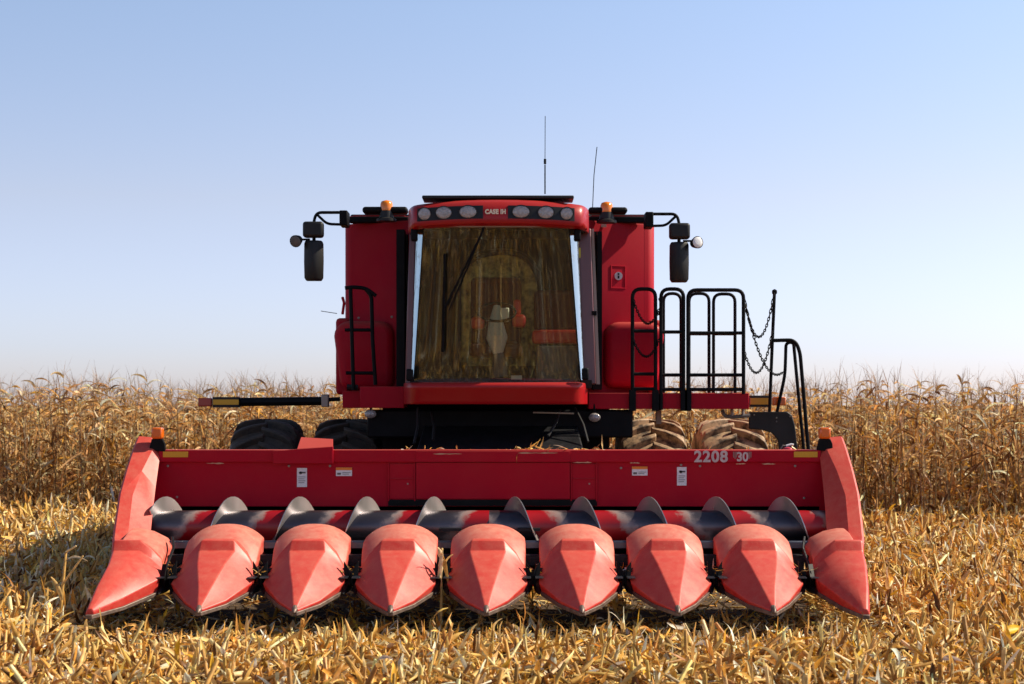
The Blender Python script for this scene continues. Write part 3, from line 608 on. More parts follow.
# --- end dividers
def divider(sx):
    tp = .07 if sx < 0 else -.07        # the tips toe a little to one side
    def V(u, d, z): return Vector((HCX+sx*u, d, z))
    secs = []
    for d, zo, uo, ur, ui in ((15.17, 1.585, 3.29, 3.16, 3.07), (15.12, 1.60, 3.295, 3.16, 3.06), (14.97, 1.49, 3.305, 3.12, 3.055), (14.75, 1.31, 3.315, 3.165, 3.04), (14.5, 1.105, 3.315, 3.19, 3.01), (14.2, .87, 3.28, 3.15, 2.97), (14.0, .745, 3.25, 3.12, 2.95), (13.83, .655, 3.20, 3.08, 2.94)):
        rz = .02 if d < 15.1 else .01
        dr = .03 if d > 15.1 else .15*min(1, (15.12-d)/.3+.15)
        secs.append([V(uo-.02, d, .36), V(uo, d, zo-.02), V(uo-.02, d, zo), V(ur, d, zo-rz), V(ui, d, zo-rz-dr), V(ui+.14, d, zo-rz-dr-.12), V(3.21, d, .36)])
    f = MB().loft(secs).build('end_divider', SNT, HD, bevel=.016, smooth=24, seg=3)
    secs = []
    for d, dz in ((14.26, 0), (14.2, .012), (14.0, -.01), (13.85, -.045), (13.7, -.10)):
        secs.append([V(3.12, d, .40), V(3.12, d, .80+dz), V(3.05, d, .80+dz), V(2.93, d, .775+dz), V(2.82, d, .72+dz), V(2.765, d, .65+dz), V(2.755, d, .42)])
    h = MB().loft(secs).build('divider_hood', HOODM, f, bevel=.012, smooth=45, seg=3)
    secs = []
    for d, zt, uo, ui, us, zs, ub, zb in (
            (13.80, .735, 3.175, 2.97, 2.80, .60, 2.80, .42),
            (13.755, .748, 3.175, 2.945, 2.77, .60, 2.77, .41),
            (13.72, .744, 3.175, 2.94, 2.755, .57, 2.76, .40),
            (13.67, .66, 3.17, 2.94, 2.735, .50, 2.745, .38),
            (13.42, .58, 3.14, 2.975, 2.725, .445, 2.745, .335),
            (13.12, .43, 3.125+tp*.5, 3.03+tp*.5, 2.905+tp*.5, .33, 2.92+tp*.5, .255),
            (12.87, .272, 3.105+tp, 3.08+tp, 3.05+tp, .25, 3.05+tp, .222)):
        um = (ui+us)/2-.0; zm = (zt+zs)/2+.012
        secs.append([V(uo+.015, d, zb-.01), V(uo+.005, d, zt-.02), V(uo-.01, d, zt), V(ui, d, zt), V(um, d, zm), V(us, d, zs), V(ub, d, zb)])
    n_ = MB().loft(secs).build('snout', SNT, f, bevel=.035, smooth=62, seg=5)
    sk = []
    for d, uo, ub, z in ((13.5, 3.15, 2.735, .33), (13.40, 3.15, 2.735, .32), (13.12, 3.135+tp*.5, 2.905+tp*.5, .24), (12.84, 3.11+tp, 3.055+tp, .205)):
        sk.append([V(uo, d, z+.02), V(ub, d, z+.02), V(ub, d, z-.012), V(uo, d, z-.012)])
    MB().loft(sk).build('skid_plate', SKID, f, bevel=.004)
    pl = [V(2.73, 13.66, .50), V(2.73, 13.60, .56), V(2.73, 13.50, .45), V(2.73, 13.52, .36), V(2.73, 13.62, .36), V(2.73, 13.70, .40)]
    MB().prism(pl, (-sx*.045, -.03, 0)).build('side_bracket', BLK, HD, bevel=.003)
    MB().tube([V(2.78, 13.5, .36), V(2.74, 13.7, .47), V(2.71, 13.95, .66), V(2.75, 14.1, .74)], .012, 6).build('edge_strip', DRK, HD)
    # marker lamp on its black bracket
    b = MB(); c = P(157 if sx < 0 else 825, 447, 14.99)
    b.prism([c+Vector((-.075, 0, -.03)), c+Vector((.075, 0, -.045)), c+Vector((.07, 0, .03)), c+Vector((.05, 0, .075)), c+Vector((-.05, 0, .075))], (0, .05, 0))
    b.tube([c+Vector((-.02, .02, .06)), c+Vector((-.02, .02, .10))], .02, 8)
    lb = b.build('marker_lamp', BLK, HD, bevel=.004)
    MB().box(c.x-.052, c.x+.052, 14.97, 15.07, c.z+.075, c.z+.18).build('lens', ORG, lb, bevel=.02, seg=3)
divider(-1); divider(1)

# ------------------------------------------------------------ COMBINE HARVESTER
CX = -.13
ORIGIN = Vector((CX, 18.2, 0))
CH = thing('combine_harvester', ORIGIN, 'dark red combine harvester with wide cab windscreen facing the viewer', 'combine harvester')
# body shell
xl, xr = P(343.6, 0, 17.3).x, P(655.6, 0, 17.3).x
def rrect(x0, x1, y0, y1, r, z, n=6):
    out = [Vector(((x0+x1)/2-.93, y0-.34, z)), Vector(((x0+x1)/2+.93, y0-.34, z))]
    for (cx_, cy_, a0) in ((x1-r, y0+r, -90), (x1-r, y1-r, 0), (x0+r, y1-r, 90), (x0+r, y0+r, 180)):
        for i in range(n+1):
            t = R(a0+90*i/n); out.append(Vector((cx_+r*math.cos(t), cy_+r*math.sin(t), z)))
    return out
MB().loft([rrect(xl+.02, xr-.02, 17.38, 23.4, .1, 2.0), rrect(xl, xr, 17.37, 23.4, .11, 2.6), rrect(xl, xr, 17.37, 23.4, .11, 3.81), rrect(xl+.02, xr-.02, 17.38, 23.38, .1, 3.832)]).build('body_shell', RED, CH, smooth=40)
MB().box(xl+.45, xr-.5, 17.62, 23.3, .95, 2.02).build('chassis', DRK, CH, bevel=.02)
m = MB(); m.box(xl+.05, xr-.05, 17.5, 22, 3.866, 3.95); m.build('tank_cover', BLKP, CH, bevel=.02)
m = MB().box(xl+.03, xr-.1, 17.26, 17.34, 3.868, 3.90).build('tank_edge_trim', REDR, CH, bevel=.006)
MB().hexa([Vector(v) for v in ((xl+.3, 23.4, 1.3), (xr-.3, 23.4, 1.3), (xr-.3, 23.4, 3.4), (xl+.3, 23.4, 3.4))], [Vector(v) for v in ((xl+.5, 24.3, 1.4), (xr-.5, 24.3, 1.4), (xr-.5, 24.3, 2.4), (xl+.5, 24.3, 2.4))]).build('straw_hood', RED, CH, bevel=.03)
# lower shields
def shield(x0, x1, z0, z1, sx, name):
    secs = []
    for d, k in ((17.36, 0), (17.10, .0), (17.06, .035), (17.045, .09)):
        q_ = []
        for (cx_, cz_, a0, r) in ((x1-.13, z0+.10, -90, .10), (x1-.16, z1-.16, 0, .16), (x0+.16, z1-.16, 90, .16), (x0+.13, z0+.10, 180, .10)):
            for i in range(6):
                t = R(a0+90*i/5); q_.append(Vector((cx_+(r-k*.9)*math.cos(t)+(.03*sx if cz_ > z0+.3 else 0), d, cz_+(r-k*.9)*math.sin(t))))
        secs.append(q_)
    MB().loft(secs).build(name, RED, CH, smooth=50)
shield(P(337, 0, 17.1).x, P(397, 0, 17.1).x, P(0, 389, 17.1).z, P(0, 321, 17.1).z, -1, 'side_shield')
shield(P(601, 0, 17.1).x, P(661, 0, 17.1).x, P(0, 388, 17.1).z, P(0, 322, 17.1).z, 1, 'side_shield')
MB().box(P(335.5, 0, 17.3).x, P(350, 0, 17.3).x, 17.3, 20.8, 2.0, 2.82).build('side_door', RED, CH, bevel=.04)
MB().box(P(648, 0, 17.3).x, P(662, 0, 17.3).x, 17.3, 20.8, 2.0, 2.80).build('side_door', RED, CH, bevel=.04)
for (a, b) in ((342.5, 303), (659.5, 304)):     # small grab latch
    c = P(a, b, 17.3); MB().tube([c+Vector((0, 0, .06)), c+Vector((.02, -.03, 0)), c+Vector((0, 0, -.12))], .016, 6).build('door_latch', BLK if a > 500 else RED, CH)
# fuel-cap style recess with a round decal on the right panel
A, B = P(611, 265, 17.15), P(626.5, 288, 17.15)
def pny(x): return 17.03+.34*max(0, abs(x-(xl+xr)/2)-.93)/((xr-xl)/2-.93-.11)     # the panel's own face
fl = MB(); t_ = .009
for (xa, xb, za, zb_) in ((A.x, B.x, A.z-t_, A.z), (A.x, B.x, B.z, B.z+t_), (A.x, A.x+t_, B.z+t_, A.z-t_), (B.x-t_, B.x, B.z+t_, A.z-t_)):
    fl.hexa([(xa, pny(xa)-.012, za), (xb, pny(xb)-.012, za), (xb, pny(xb)-.012, zb_), (xa, pny(xa)-.012, zb_)], [(xa, pny(xa)+.004, za), (xb, pny(xb)+.004, za), (xb, pny(xb)+.004, zb_), (xa, pny(xa)+.004, zb_)])
fl = fl.build('panel_frame', RED, CH, bevel=.003)
c = P(618.7, 275.7, 17.16)
dc = MB().lathe([(.043, -.03), (.043, .022)], (c.x, pny(c.x), c.z), (0, -1, 0), 20).build('round_decal', WHT, fl)
m = MB(); m.lathe([(.011, 0), (.011, .003)], (c.x, pny(c.x)-.021, c.z+.020), (0, -1, 0), 10); m.box(c.x-.009, c.x+.009, pny(c.x)-.025, pny(c.x)-.0225, c.z-.028, c.z+.004); m.build('decal_print', BLK, dc)
A, B = P(590, 225, 17.19), P(606, 228, 17.19); MB().box(A.x, B.x, pny(B.x)-.03, pny(B.x)-.018, B.z, A.z).build('label_strip', WHT, CH)
for (a, b) in ((357, 317), (392, 317), (600.5, 316.5)):
    c = P(a, b, 17.15); MB().lathe([(.012, -.01), (.014, .006), (.005, .011)], (c.x, pny(c.x), c.z), (0, -1, 0), 8).build('bolt', SILV, CH)
# black crossbars above the panels with lamp mounts
for (a, b, c_, d_) in ((363, 408, 207.5, 214), (588, 627, 208, 214)):
    A, B = P(a, c_, 17.0), P(b, d_, 17.0); MB().box(A.x, B.x, 16.9, 17.1, B.z, A.z).build('roof_rail', BLK, CH, bevel=.03, seg=3)
for (a, b) in ((348, 408), (588, 650)):
    A, B = P(a, 215.5, 17.1), P(b, 221.5, 17.1); MB().box(A.x, B.x, 17.19, 17.30, B.z, A.z).build('front_rail', BLK, CH, bevel=.01)
    A, B = P(a+4, 213.8, 17.1), P(b-4, 215.3, 17.1); MB().box(A.x, B.x, 17.22, 17.3, B.z, A.z).build('rail_trim', REDR, CH)
# cab
def roof_y(u): return 15.80+.13*u*u+(.30*((abs(u)-.88)/.12)**2.4 if abs(u) > .88 else 0)
def ux(u): return -.135+.905*u
secs = []
us = [-1, -.992, -.975, -.95, -.92, -.88, -.8, -.6, -.4, -.2, 0, .2, .4, .6, .8, .88, .92, .95, .975, .992, 1]
for u in us:
    y_, c = roof_y(u), .05*abs(u)**2.5; x_ = ux(u)
    secs.append([Vector(v) for v in ((x_, y_+.06, 3.645-c*.5), (x_, y_, 3.665-c*.5), (x_, y_-.012, 3.70-c*.45), (x_, y_+.01, 3.80-c*.6), (x_, y_+.045, 3.87-c*.9), (x_, y_+.11, 3.905-c), (x_, y_+.35, 3.93-c), (x_, 17.15, 3.93-c), (x_, 17.15, 3.66))])
rf = MB().loft(secs).build('cab_roof', REDR, CH, smooth=50)
def roof_strip(u0, u1, z0, z1, off, name, m, par):
    secs = []; n = 14
    for i in range(n+1):
        u = u0+(u1-u0)*i/n; y_ = roof_y(u)-.014-off; c = .05*abs(u)**2.5*.55; x_ = ux(u)
        secs.append([Vector((x_, y_+.0, z0-c)), Vector((x_, y_+.022, z1-c)), Vector((x_, y_+.06, z1-c)), Vector((x_, y_+.06, z0-c))])
    return MB().loft(secs).build(name, m, par, smooth=30)
def u_of(px): return ((px-512)/102.6+.135)/.905
for (a, b, ls) in ((416.5, 483, (424, 443.5, 468)), (508, 575, (521, 546, 567))):
    lp = roof_strip(u_of(a), u_of(b), 3.708, 3.838, .004, 'lamp_panel', BLKP, rf)
    for i, lx in enumerate(ls):
        u = u_of(lx); edge = lx < 430 or lx > 560; x_ = (lx-512)/102.6; y_ = roof_y(u)-.014; z_ = 3.775-(.05*abs(u)**2.5*.5)
        rx = .062 if edge else (.085 if lx in (468, 521) else .078)
        m = MB(); secs = []
        for (f, yy) in ((1.0, .03), (1.0, -.006), (.92, -.010), (.7, -.013), (.35, -.015), (.02, -.016)):
            secs.append([Vector((x_+rx*f*math.cos(2*PI*k/24), y_+yy, z_+.060*f*math.sin(2*PI*k/24))) for k in range(24)])
        o = m.loft(secs).build('work_lamp', LENS, rf, smooth=60)
        m = MB(); secs = []
        for (f0, yy) in ((1.0, .01), (1.0, -.012), (1.12, -.012), (1.12, .01)):
            secs.append([Vector((x_+(rx*f0)*math.cos(2*PI*k/24), y_+yy, z_+.060*f0*math.sin(2*PI*k/24))) for k in range(24)])
        m.loft(secs, caps=False).build('lamp_bezel', BLKP, o)
text_mesh('CASE IH', .062, 'lettering', TXC, rf, (P(495.5, 0, 15.79).x, roof_y(0)-.016, 3.772), .003, .0035, .84, rot=(R(84), 0, 0))
A, B = P(422, 194.8, 15.95), P(574, 198.2, 15.95)
MB().box(A.x, B.x, 15.95, 16.3, 3.922, 3.955).build('light_bar', BLKP, rf, bevel=.01)
# windscreen: leans forward at the top
def gpt(u, f, off=0):    # u -1..1 across, f 0 bottom..1 top
    xa = P(414, 0, 16).x*(1-f)+P(420, 0, 16).x*f; xb = P(581.5, 0, 16).x*(1-f)+P(573, 0, 16).x*f
    xa = P(412, 380, 16).x+(P(423.5, 230, 16).x-P(412, 380, 16).x)*f; xb = P(582, 380, 16).x+(P(569, 230, 16).x-P(582, 380, 16).x)*f
    return Vector((xa+(xb-xa)*(u+1)/2, 16.17-.24*f+.05*u*u+.02*math.sin(f*PI)-off, P(0, 382, 16).z+(3.70-P(0, 382, 16).z)*f))
secs = []
nu, nf = 16, 10
front = [[gpt(-1+2*i/nu, j/nf) for i in range(nu+1)] for j in range(nf+1)]
m = MB(); vs = [p for r_ in front for p in r_]
m.add(vs, [(j*(nu+1)+i, j*(nu+1)+i+1, (j+1)*(nu+1)+i+1, (j+1)*(nu+1)+i) for j in range(nf) for i in range(nu)])
wsc = m.build('windscreen', GLS, CH, smooth=80)
# corner glass strips curving to the sides
for sx in (-1, 1):
    m = MB(); rows = []
    for j in range(nf+1):
        f = j/nf; p = gpt(sx*1.0, f); tgt = P((410.5+4.5*f) if sx < 0 else (584.5-5.5*f), 0, 16.1).x
        r_ = []
        for k in range(5):
            t = k/4; r_.append(Vector((p.x+sx*.004+(tgt-p.x)*math.sin(t*PI/2), p.y+.004+.28*f+abs(tgt-p.x)*1.05*t, p.z)))
        rows.append(r_)
    vs = [p for r_ in rows for p in r_]
    m.add(vs, [(j*5+i, j*5+i+1, (j+1)*5+i+1, (j+1)*5+i) for j in range(nf) for i in range(4)]).build('corner_glass', GLC, CH, smooth=80)
    m = MB(); m.loft([[gpt(sx, j/8, .004), gpt(sx, j/8, -.02)+Vector((sx*.002, 0, 0)), gpt(sx, j/8)+Vector((0, .02+.28*j/8, 0)), gpt(sx, j/8)+Vector((-sx*.012, .02+.28*j/8, 0)), gpt(sx, j/8)+Vector((-sx*.012, 0, 0))] for j in range(9)]); m.build('glass_seal', BLK, CH)
# pillars
for sx, a0, a1, b0, b1 in ((-1, 404.0, 411.0, 408.0, 415.0), (1, 584.0, 597.0, 578.5, 592.0)):
    zb, zt = P(0, 384, 16.2).z, 3.68
    q0 = [Vector((P(a0, 0, 16.2).x, 16.34, zb)), Vector((P(a1, 0, 16.2).x, 16.34, zb)), Vector((P(a1, 0, 16.2).x, 16.5, zb)), Vector((P(a0, 0, 16.2).x, 16.5, zb))]
    q1 = [Vector((P(b0, 0, 16.2).x, 16.42, zt)), Vector((P(b1, 0, 16.2).x, 16.42, zt)), Vector((P(b1, 0, 16.2).x, 16.6, zt)), Vector((P(b0, 0, 16.2).x, 16.6, zt))]
    MB().hexa(q0, q1).build('cab_pillar', PIL, CH, bevel=.012)
    if sx > 0:
        e0, e1 = P(597.6, 0, 16.2).x, P(592.8, 0, 16.2).x
        MB().hexa([Vector((e0, 16.4, zb)), Vector((e0+.035, 16.4, zb)), Vector((e0+.035, 16.46, zb)), Vector((e0, 16.46, zb))], [Vector((e1, 16.46, zt)), Vector((e1+.025, 16.46, zt)), Vector((e1+.025, 16.52, zt)), Vector((e1, 16.52, zt))]).build('door_edge_trim', SILV, CH)
        for yy in (311, 313.2): c = P(594.5, yy, 16.2); MB().box(c.x-.02, c.x+.03, 16.36, 16.46, c.z-.009, c.z+.009).build('door_hinge', BLK, CH)
        c = P(580.5, 250, 16.1); MB().box(c.x-.008, c.x+.012, 16.385, 16.405, c.z-.05, c.z+.05).build('yellow_label', mat('yellow_label', (.75, .65, .02), .5), CH)
for (a, b) in ((414.5, 235), (577.5, 235), (410, 375), (585.5, 374)):
    c = P(a, b, 16.05); MB().box(c.x-.035, c.x+.03, 16.0, 16.12, c.z-.06, c.z+.06).build('glass_clamp', BLK, CH, bevel=.015)
MB().tube([gpt(-1.08, 1.0, .03)+Vector((0, 0, -.03)), gpt(-.5, 1.0, .05)+Vector((0, 0, -.055)), gpt(.5, 1.0, .05)+Vector((0, 0, -.055)), gpt(1.08, 1.0, .03)+Vector((0, 0, -.03))], .013, 6).build('visor_rail', SILV, CH)
for sx in (-1, 1):      # side glazing
    xs_ = P(404.5, 0, 16.2).x if sx < 0 else P(598.5, 0, 16.2).x
    m = MB(); m.add([(xs_, 16.5, 2.2), (xs_, 17.15, 2.2), (xs_, 17.15, 3.66), (xs_, 16.4, 3.66)], [(0, 1, 2, 3)]); m.build('side_window', GLD, CH)
for (a, b) in ((404, 400), (600, 596)): pass
MB().box(P(399, 0, 17.1).x, P(407, 0, 17.1).x, 16.7, 17.19, 2.05, 3.70).build('cab_rear_pillar', BLK, CH)
MB().box(P(592, 0, 17.1).x, P(601, 0, 17.1).x, 16.9, 17.19, 2.05, 3.70).build('cab_rear_pillar', BLK, CH)
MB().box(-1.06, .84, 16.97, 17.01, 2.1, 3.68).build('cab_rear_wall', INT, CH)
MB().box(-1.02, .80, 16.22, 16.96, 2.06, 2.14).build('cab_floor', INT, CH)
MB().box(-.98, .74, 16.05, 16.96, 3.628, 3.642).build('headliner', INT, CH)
# wiper
wp = MB(); p0, p1 = gpt(-.16, 1.0, .05), P(445, 308, 16.0); wp.tube([p0, gpt(-.19, .93, .04), p1+Vector((0, -.02, 0))], .009, 6); p2 = P(449, 310, 15.98); wp.tube([p0+Vector((.03, 0, 0)), p2], .006, 6)
wo = wp.build('wiper', BLK, CH)
MB().hexa([P(444.5, 254, 15.93)+Vector(v) for v in ((-.01, 0, 0), (.01, 0, 0), (.01, .02, 0), (-.01, .02, 0))], [P(442.5, 352, 16.05)+Vector(v) for v in ((-.014, 0, 0), (.014, 0, 0), (.014, .03, 0), (-.014, .03, 0))]).build('wiper_blade', BLK, wo)
# interior
m = MB(); m.tube([P(x_, y_, 16.93) for x_, y_ in ((458, 370), (458, 280), (470, 258), (500, 250), (528, 256), (541, 280), (543, 370))], .035, 8, smooth=.15); rwf = m.build('rear_window_frame', ARCH, CH)
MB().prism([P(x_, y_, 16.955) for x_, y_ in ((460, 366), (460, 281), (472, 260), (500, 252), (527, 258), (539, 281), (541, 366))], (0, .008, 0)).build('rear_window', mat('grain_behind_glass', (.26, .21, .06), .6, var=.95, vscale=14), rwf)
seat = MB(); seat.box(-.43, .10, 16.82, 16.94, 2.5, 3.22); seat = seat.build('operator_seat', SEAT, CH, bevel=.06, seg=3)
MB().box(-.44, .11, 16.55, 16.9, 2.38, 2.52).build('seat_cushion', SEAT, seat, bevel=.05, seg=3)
for (a, b) in ((478, 2.74), (519, 2.76)):
    c = P(a, 0, 16.6).x; MB().box(c-.07, c+.07, 16.6, 16.95, b-.07, b+.06).build('armrest', SEATR, seat, bevel=.04, seg=3)
MB().box(P(516, 0, 16.7).x-.03, P(516, 0, 16.7).x+.05, 16.7, 16.8, 2.82, 2.98).build('control_handle', SEATR, CH, bevel=.03, seg=3)
col_ = MB().tube([P(498, 354, 16.38), P(497, 338, 16.4), P(496, 322, 16.45), P(497, 306, 16.5)], [.05, .11, .075, .035], 12).build('steering_column', CREAM, CH)
MB().tube([P(500, 378, 16.36), P(498, 350, 16.39)], [.09, .05], 10).build('column_base', GRY, col_); sw = MB(); c = P(497, 312, 16.48); sw.tube([c+Vector((.19*math.cos(t), .12*math.sin(t), .10*math.sin(t))) for t in [2*PI*i/24 for i in range(25)]], .013, 6); sw.build('steering_wheel', BLKP, col_)
MB().box(P(500, 0, 16.5).x, P(509, 0, 16.5).x, 16.45, 16.5, P(0, 322, 16.5).z, P(0, 308, 16.5).z).build('display_pod', CREAM, CH, bevel=.01)
isb = MB().box(P(534, 0, 16.85).x, P(577, 0, 16.85).x, 16.84, 16.95, P(0, 332, 16.85).z, P(0, 290, 16.85).z).build('instructor_seat', SEAT, CH, bevel=.05, seg=3)
MB().box(P(532, 0, 16.7).x, P(580, 0, 16.7).x, 16.6, 16.83, P(0, 344, 16.7).z, P(0, 330, 16.7).z).build('seat_cushion', SEATR, isb, bevel=.04, seg=3)
MB().box(P(536, 0, 16.7).x, P(580, 0, 16.7).x, 16.55, 16.9, P(0, 386, 16.7).z, P(0, 346, 16.7).z).build('side_console', GRY, CH, bevel=.03)
A, B = P(511, 375.5, 16.3), P(522, 379.5, 16.3); MB().box(A.x, B.x, 16.27, 16.30, B.z, A.z).build('pedal_label', CREAM, CH)
# cab base fairing
secs = []
for u in us:
    y_ = 15.90+.10*u*u+(.30*((abs(u)-.84)/.16)**2.2 if abs(u) > .84 else 0); x_ = -.165+.925*u
    secs.append([Vector(v) for v in ((x_, y_+.10, 1.895), (x_, y_+.03, 1.90), (x_, y_+.012, 1.93), (x_, y_+.02, 2.03), (x_, y_+.0, 2.055), (x_, y_+.004, 2.085), (x_, y_+.03, 2.108), (x_, y_+.22, 2.118), (x_, 16.6, 2.115), (x_, 16.6, 1.9))])
MB().loft(secs).build('cab_base_fairing', REDR, CH, smooth=50)
# platforms
pf = MB().box(P(588.5, 0, 16.7).x, P(749, 0, 16.7).x, 16.7, 17.6, P(0, 409, 16.7).z, P(0, 393, 16.7).z).build('platform', RED, CH, bevel=.006)
MB().box(P(360, 0, 16.6).x, P(404, 0, 16.6).x, 16.6, 17.2, P(0, 408, 16.6).z, P(0, 386.5, 16.6).z).build('platform', RED, CH, bevel=.006)
MB().box(P(343, 0, 16.9).x, P(361, 0, 16.9).x, 16.85, 17.3, P(0, 408, 16.9).z, P(0, 391, 16.9).z).build('platform_end', RED, CH, bevel=.006)
MB().box(P(656, 0, 17.3).x, P(661, 0, 17.3).x, 17.25, 17.35, P(0, 424, 17.3).z, P(0, 409, 17.3).z).build('platform_support', SILV, CH)
# axle, feeder house, underside
MB().box(-2.9, 2.6, 18.05, 18.35, .72, 1.02).build('axle', DRK, CH, bevel=.02)
fh = MB().hexa([Vector(v) for v in ((-.95, 15.25, .72), (.72, 15.25, .72), (.72, 15.25, 1.30), (-.95, 15.25, 1.30))], [Vector(v) for v in ((-.9, 17.5, 1.15), (.66, 17.5, 1.15), (.66, 17.5, 1.86), (-.9, 17.5, 1.86))]).build('feeder_house', DRK, CH, bevel=.02)
MB().box(-1.5, 1.25, 16.75, 17.4, 1.55, 1.84).build('cab_underframe', BLK, CH, bevel=.02)
MB().box(-1.40, 1.05, 17.5, 17.6, .9, 1.95).build('front_bulkhead', BLK, CH)
m = MB()
for (a, b, c_, d_) in ((418, 408, 414, 444), (431, 412, 433, 440), (560, 410, 548, 436), (575, 408, 588, 442)): m.tube([P(a, b, 16.4), P((a+c_)/2+2, (b+d_)/2, 16.2), P(c_, d_, 16.0)], .014, 6)
m.build('hydraulic_hoses', BLKP, CH)
MB().tube([P(533, 412.5, 16.3), P(574, 413.5, 16.3)], .008, 6).build('hydraulic_pipe', BEI, CH)
for (a, b) in ((370.5, 414), (594.5, 417.5)):
    c = P(a, b, 16.65); secs = [[Vector((c.x+.062*f*math.cos(2*PI*k/20), c.y-yy, c.z+.047*f*math.sin(2*PI*k/20))) for k in range(20)] for f, yy in ((.6, -.06), (1, 0), (.9, .016), (.5, .03), (.02, .036))]
    o = MB().loft(secs).build('field_lamp', LENS, CH, smooth=60); MB().tube([c+Vector((0, .03, -.02)), c+Vector((0, .06, .14))], .012, 6).build('lamp_stem', BLK, o)
# small lugs row at right under the platform
m = MB()
for i in range(6): c = P(609+i*3.9, 422, 17.2); m.box(c.x-.012, c.x+.012, 17.17, 17.2, c.z-.010, c.z+.012)
m.build('bolt_row', SILV, CH)
# wheels
def tyre(xc, Rr, W, yc, m, muddy):
    prof = [(Rr*.50, -W*.40), (Rr*.62, -W*.47), (Rr*.78, -W*.49), (Rr*.86, -W*.45), (Rr*.895, -W*.36), (Rr*.91, -W*.18), (Rr*.915, 0), (Rr*.91, W*.18), (Rr*.895, W*.36), (Rr*.86, W*.45), (Rr*.78, W*.49), (Rr*.62, W*.47), (Rr*.50, W*.40)]
    n = 72; b = MB(); ax = Vector((1, 0, 0))
    secs = []
    for r, t in prof: secs.append([Vector((xc+t, yc+r*math.cos(2*PI*k/n), Rr+r*math.sin(2*PI*k/n))) for k in range(n)])
    b.loft(secs, caps=False)
    nl = 20
    for i in range(nl):
        for sx in (-1, 1):
            th0 = 2*PI*(i+(.5 if sx > 0 else 0))/nl; pr = []
            for (fx, dth, w_, rr) in ((-.03, 0.0, .036, 1.0), (.16, .08, .038, 1.0), (.32, .155, .044, .985), (.42, .21, .050, .95), (.475, .235, .052, .86)):
                x_ = xc+sx*W*fx; a_ = th0+dth; hw = w_/Rr
                q_ = []
                for (da, r_) in ((-hw*1.2, .885 if rr > .97 else .80), (-hw*.8, rr), (hw*.8, rr), (hw*1.2, .885 if rr > .97 else .80)):
                    q_.append(Vector((x_, yc+Rr*r_*math.cos(a_+da), Rr+Rr*r_*math.sin(a_+da))))
                pr.append(q_)
            b.loft(pr)
    return b
for (pxa, lab) in ((232, 'dusty dark outer tyre'), (313.5, None), (617.5, 'mud-caked inner tyre'), (697, 'mud-caked outer tyre')):
    xa = P(pxa, 0, 18.0).x; W = .76; xc = xa+W/2; mm = RUB if pxa < 400 else MUD_LIT  # right tyres muddier and also coloured paler for sun, left pair darker for shade
    wh = bpy.data.objects.new('wheel', None); COL.objects.link(wh); wh.parent = CH
    tyre(xc, .868, W, 18.2, mm, 0).build('tyre', mm, wh, smooth=40, bevel=.012, seg=2, label=lab)
    MB().lathe([(.10, -.12), (.14, -.10), (.2, -.05), (.42, -.05), (.45, -.28), (.47, -.30), (.47, .30), (.45, .28), (.42, .0), (.10, .0)], (xc, 18.2, .868), (1, 0, 0), 32).build('rim', RIM, wh)
for sx in (-1, 1):
    xc = CX+sx*1.35; wh = bpy.data.objects.new('wheel', None); COL.objects.link(wh); wh.parent = CH
    tyre(xc, .65, .5, 22.4, RUB, 0).build('tyre', RUB, wh, smooth=40)
    MB().lathe([(.08, -.1), (.3, -.04), (.33, -.2), (.34, .2), (.3, .02), (.08, .02)], (xc, 22.4, .65), (1, 0, 0), 24).build('rim', RIM, wh)
# rails
RT = .020
def rail(pts, d, name='handrail', r=RT, sm=.09, extra=(), par=None, m=None):
    b = MB(); b.tube([P(x_, y_, d) for x_, y_ in pts], r, 10, smooth=sm)
    for e in extra: b.tube([P(x_, y_, d+.001) for x_, y_ in e], r*.9, 8)
    return b.build(name, m or BLK, par or CH, smooth=60)
rail([(632.5, 410), (632.5, 289), (655.5, 289), (655.5, 410)], 16.68, extra=(((633, 331), (655, 331)), ((633, 374), (655, 374)), ((633, 389), (655, 389))))
rail([(661, 410), (661, 289), (683.5, 289), (683.5, 408)], 16.68, extra=(((661, 332), (683, 332)), ((661, 375), (683, 375)), ((661, 389.5), (683, 389.5))))
rail([(663.5, 400), (663.5, 293.5), (681, 293.5), (681, 400)], 17.55, r=.018)
rail([(688, 409), (688, 290), (743.5, 290), (743.5, 394)], 16.68, extra=(((688, 333), (743, 333)), ((688, 375), (743, 375)), ((688, 389.5), (743, 389.5))))
rail([(689, 396), (689, 293.5), (709, 293.5), (709, 396)], 17.55, r=.018, extra=(((689, 334), (709, 334)),))
rail([(713.5, 396), (713.5, 294), (735, 294), (735, 396)], 17.55, r=.018, extra=(((713, 334), (735, 334)),))
for xx in (632.5, 655.5, 684.0, 688): A, B = P(xx-3.4, 390, 16.67), P(xx+3.4, 411, 16.67); MB().box(A.x, B.x, 16.655, 16.697, B.z, A.z).build('rail_socket', BLK, CH, bevel=.004)
for xx in (732, 743): MB().tube([P(xx, 390, 16.9), P(xx, 417, 16.9)], .016, 8).build('rail_post', SILV, CH)
MB().tube([P(722, 410, 16.9), P(725, 416, 16.9), P(733, 417, 16.9), P(750, 415.5, 16.9)], .020, 8).build('step_tube', GRY, CH)
rail([(345, 288), (352, 287), (366, 288), (376, 296)], 16.7, r=.02, sm=.08)
rail([(350.5, 288), (353.5, 390)], 16.7, sm=0)
rail([(366, 289.5), (371.5, 296), (372.5, 340), (375.5, 385)], 16.7, sm=.05, extra=(((345, 330), (373, 330)), ((346, 373), (375, 373))))
MB().tube([P(347, 387, 16.75), P(358, 387.5, 16.75)], .03, 8).build('rail_foot', BLKP, CH)
MB().tube([P(321, 311, 17), P(337, 313.5, 17)], .004, 5).build('wire_aerial', GRY, CH)
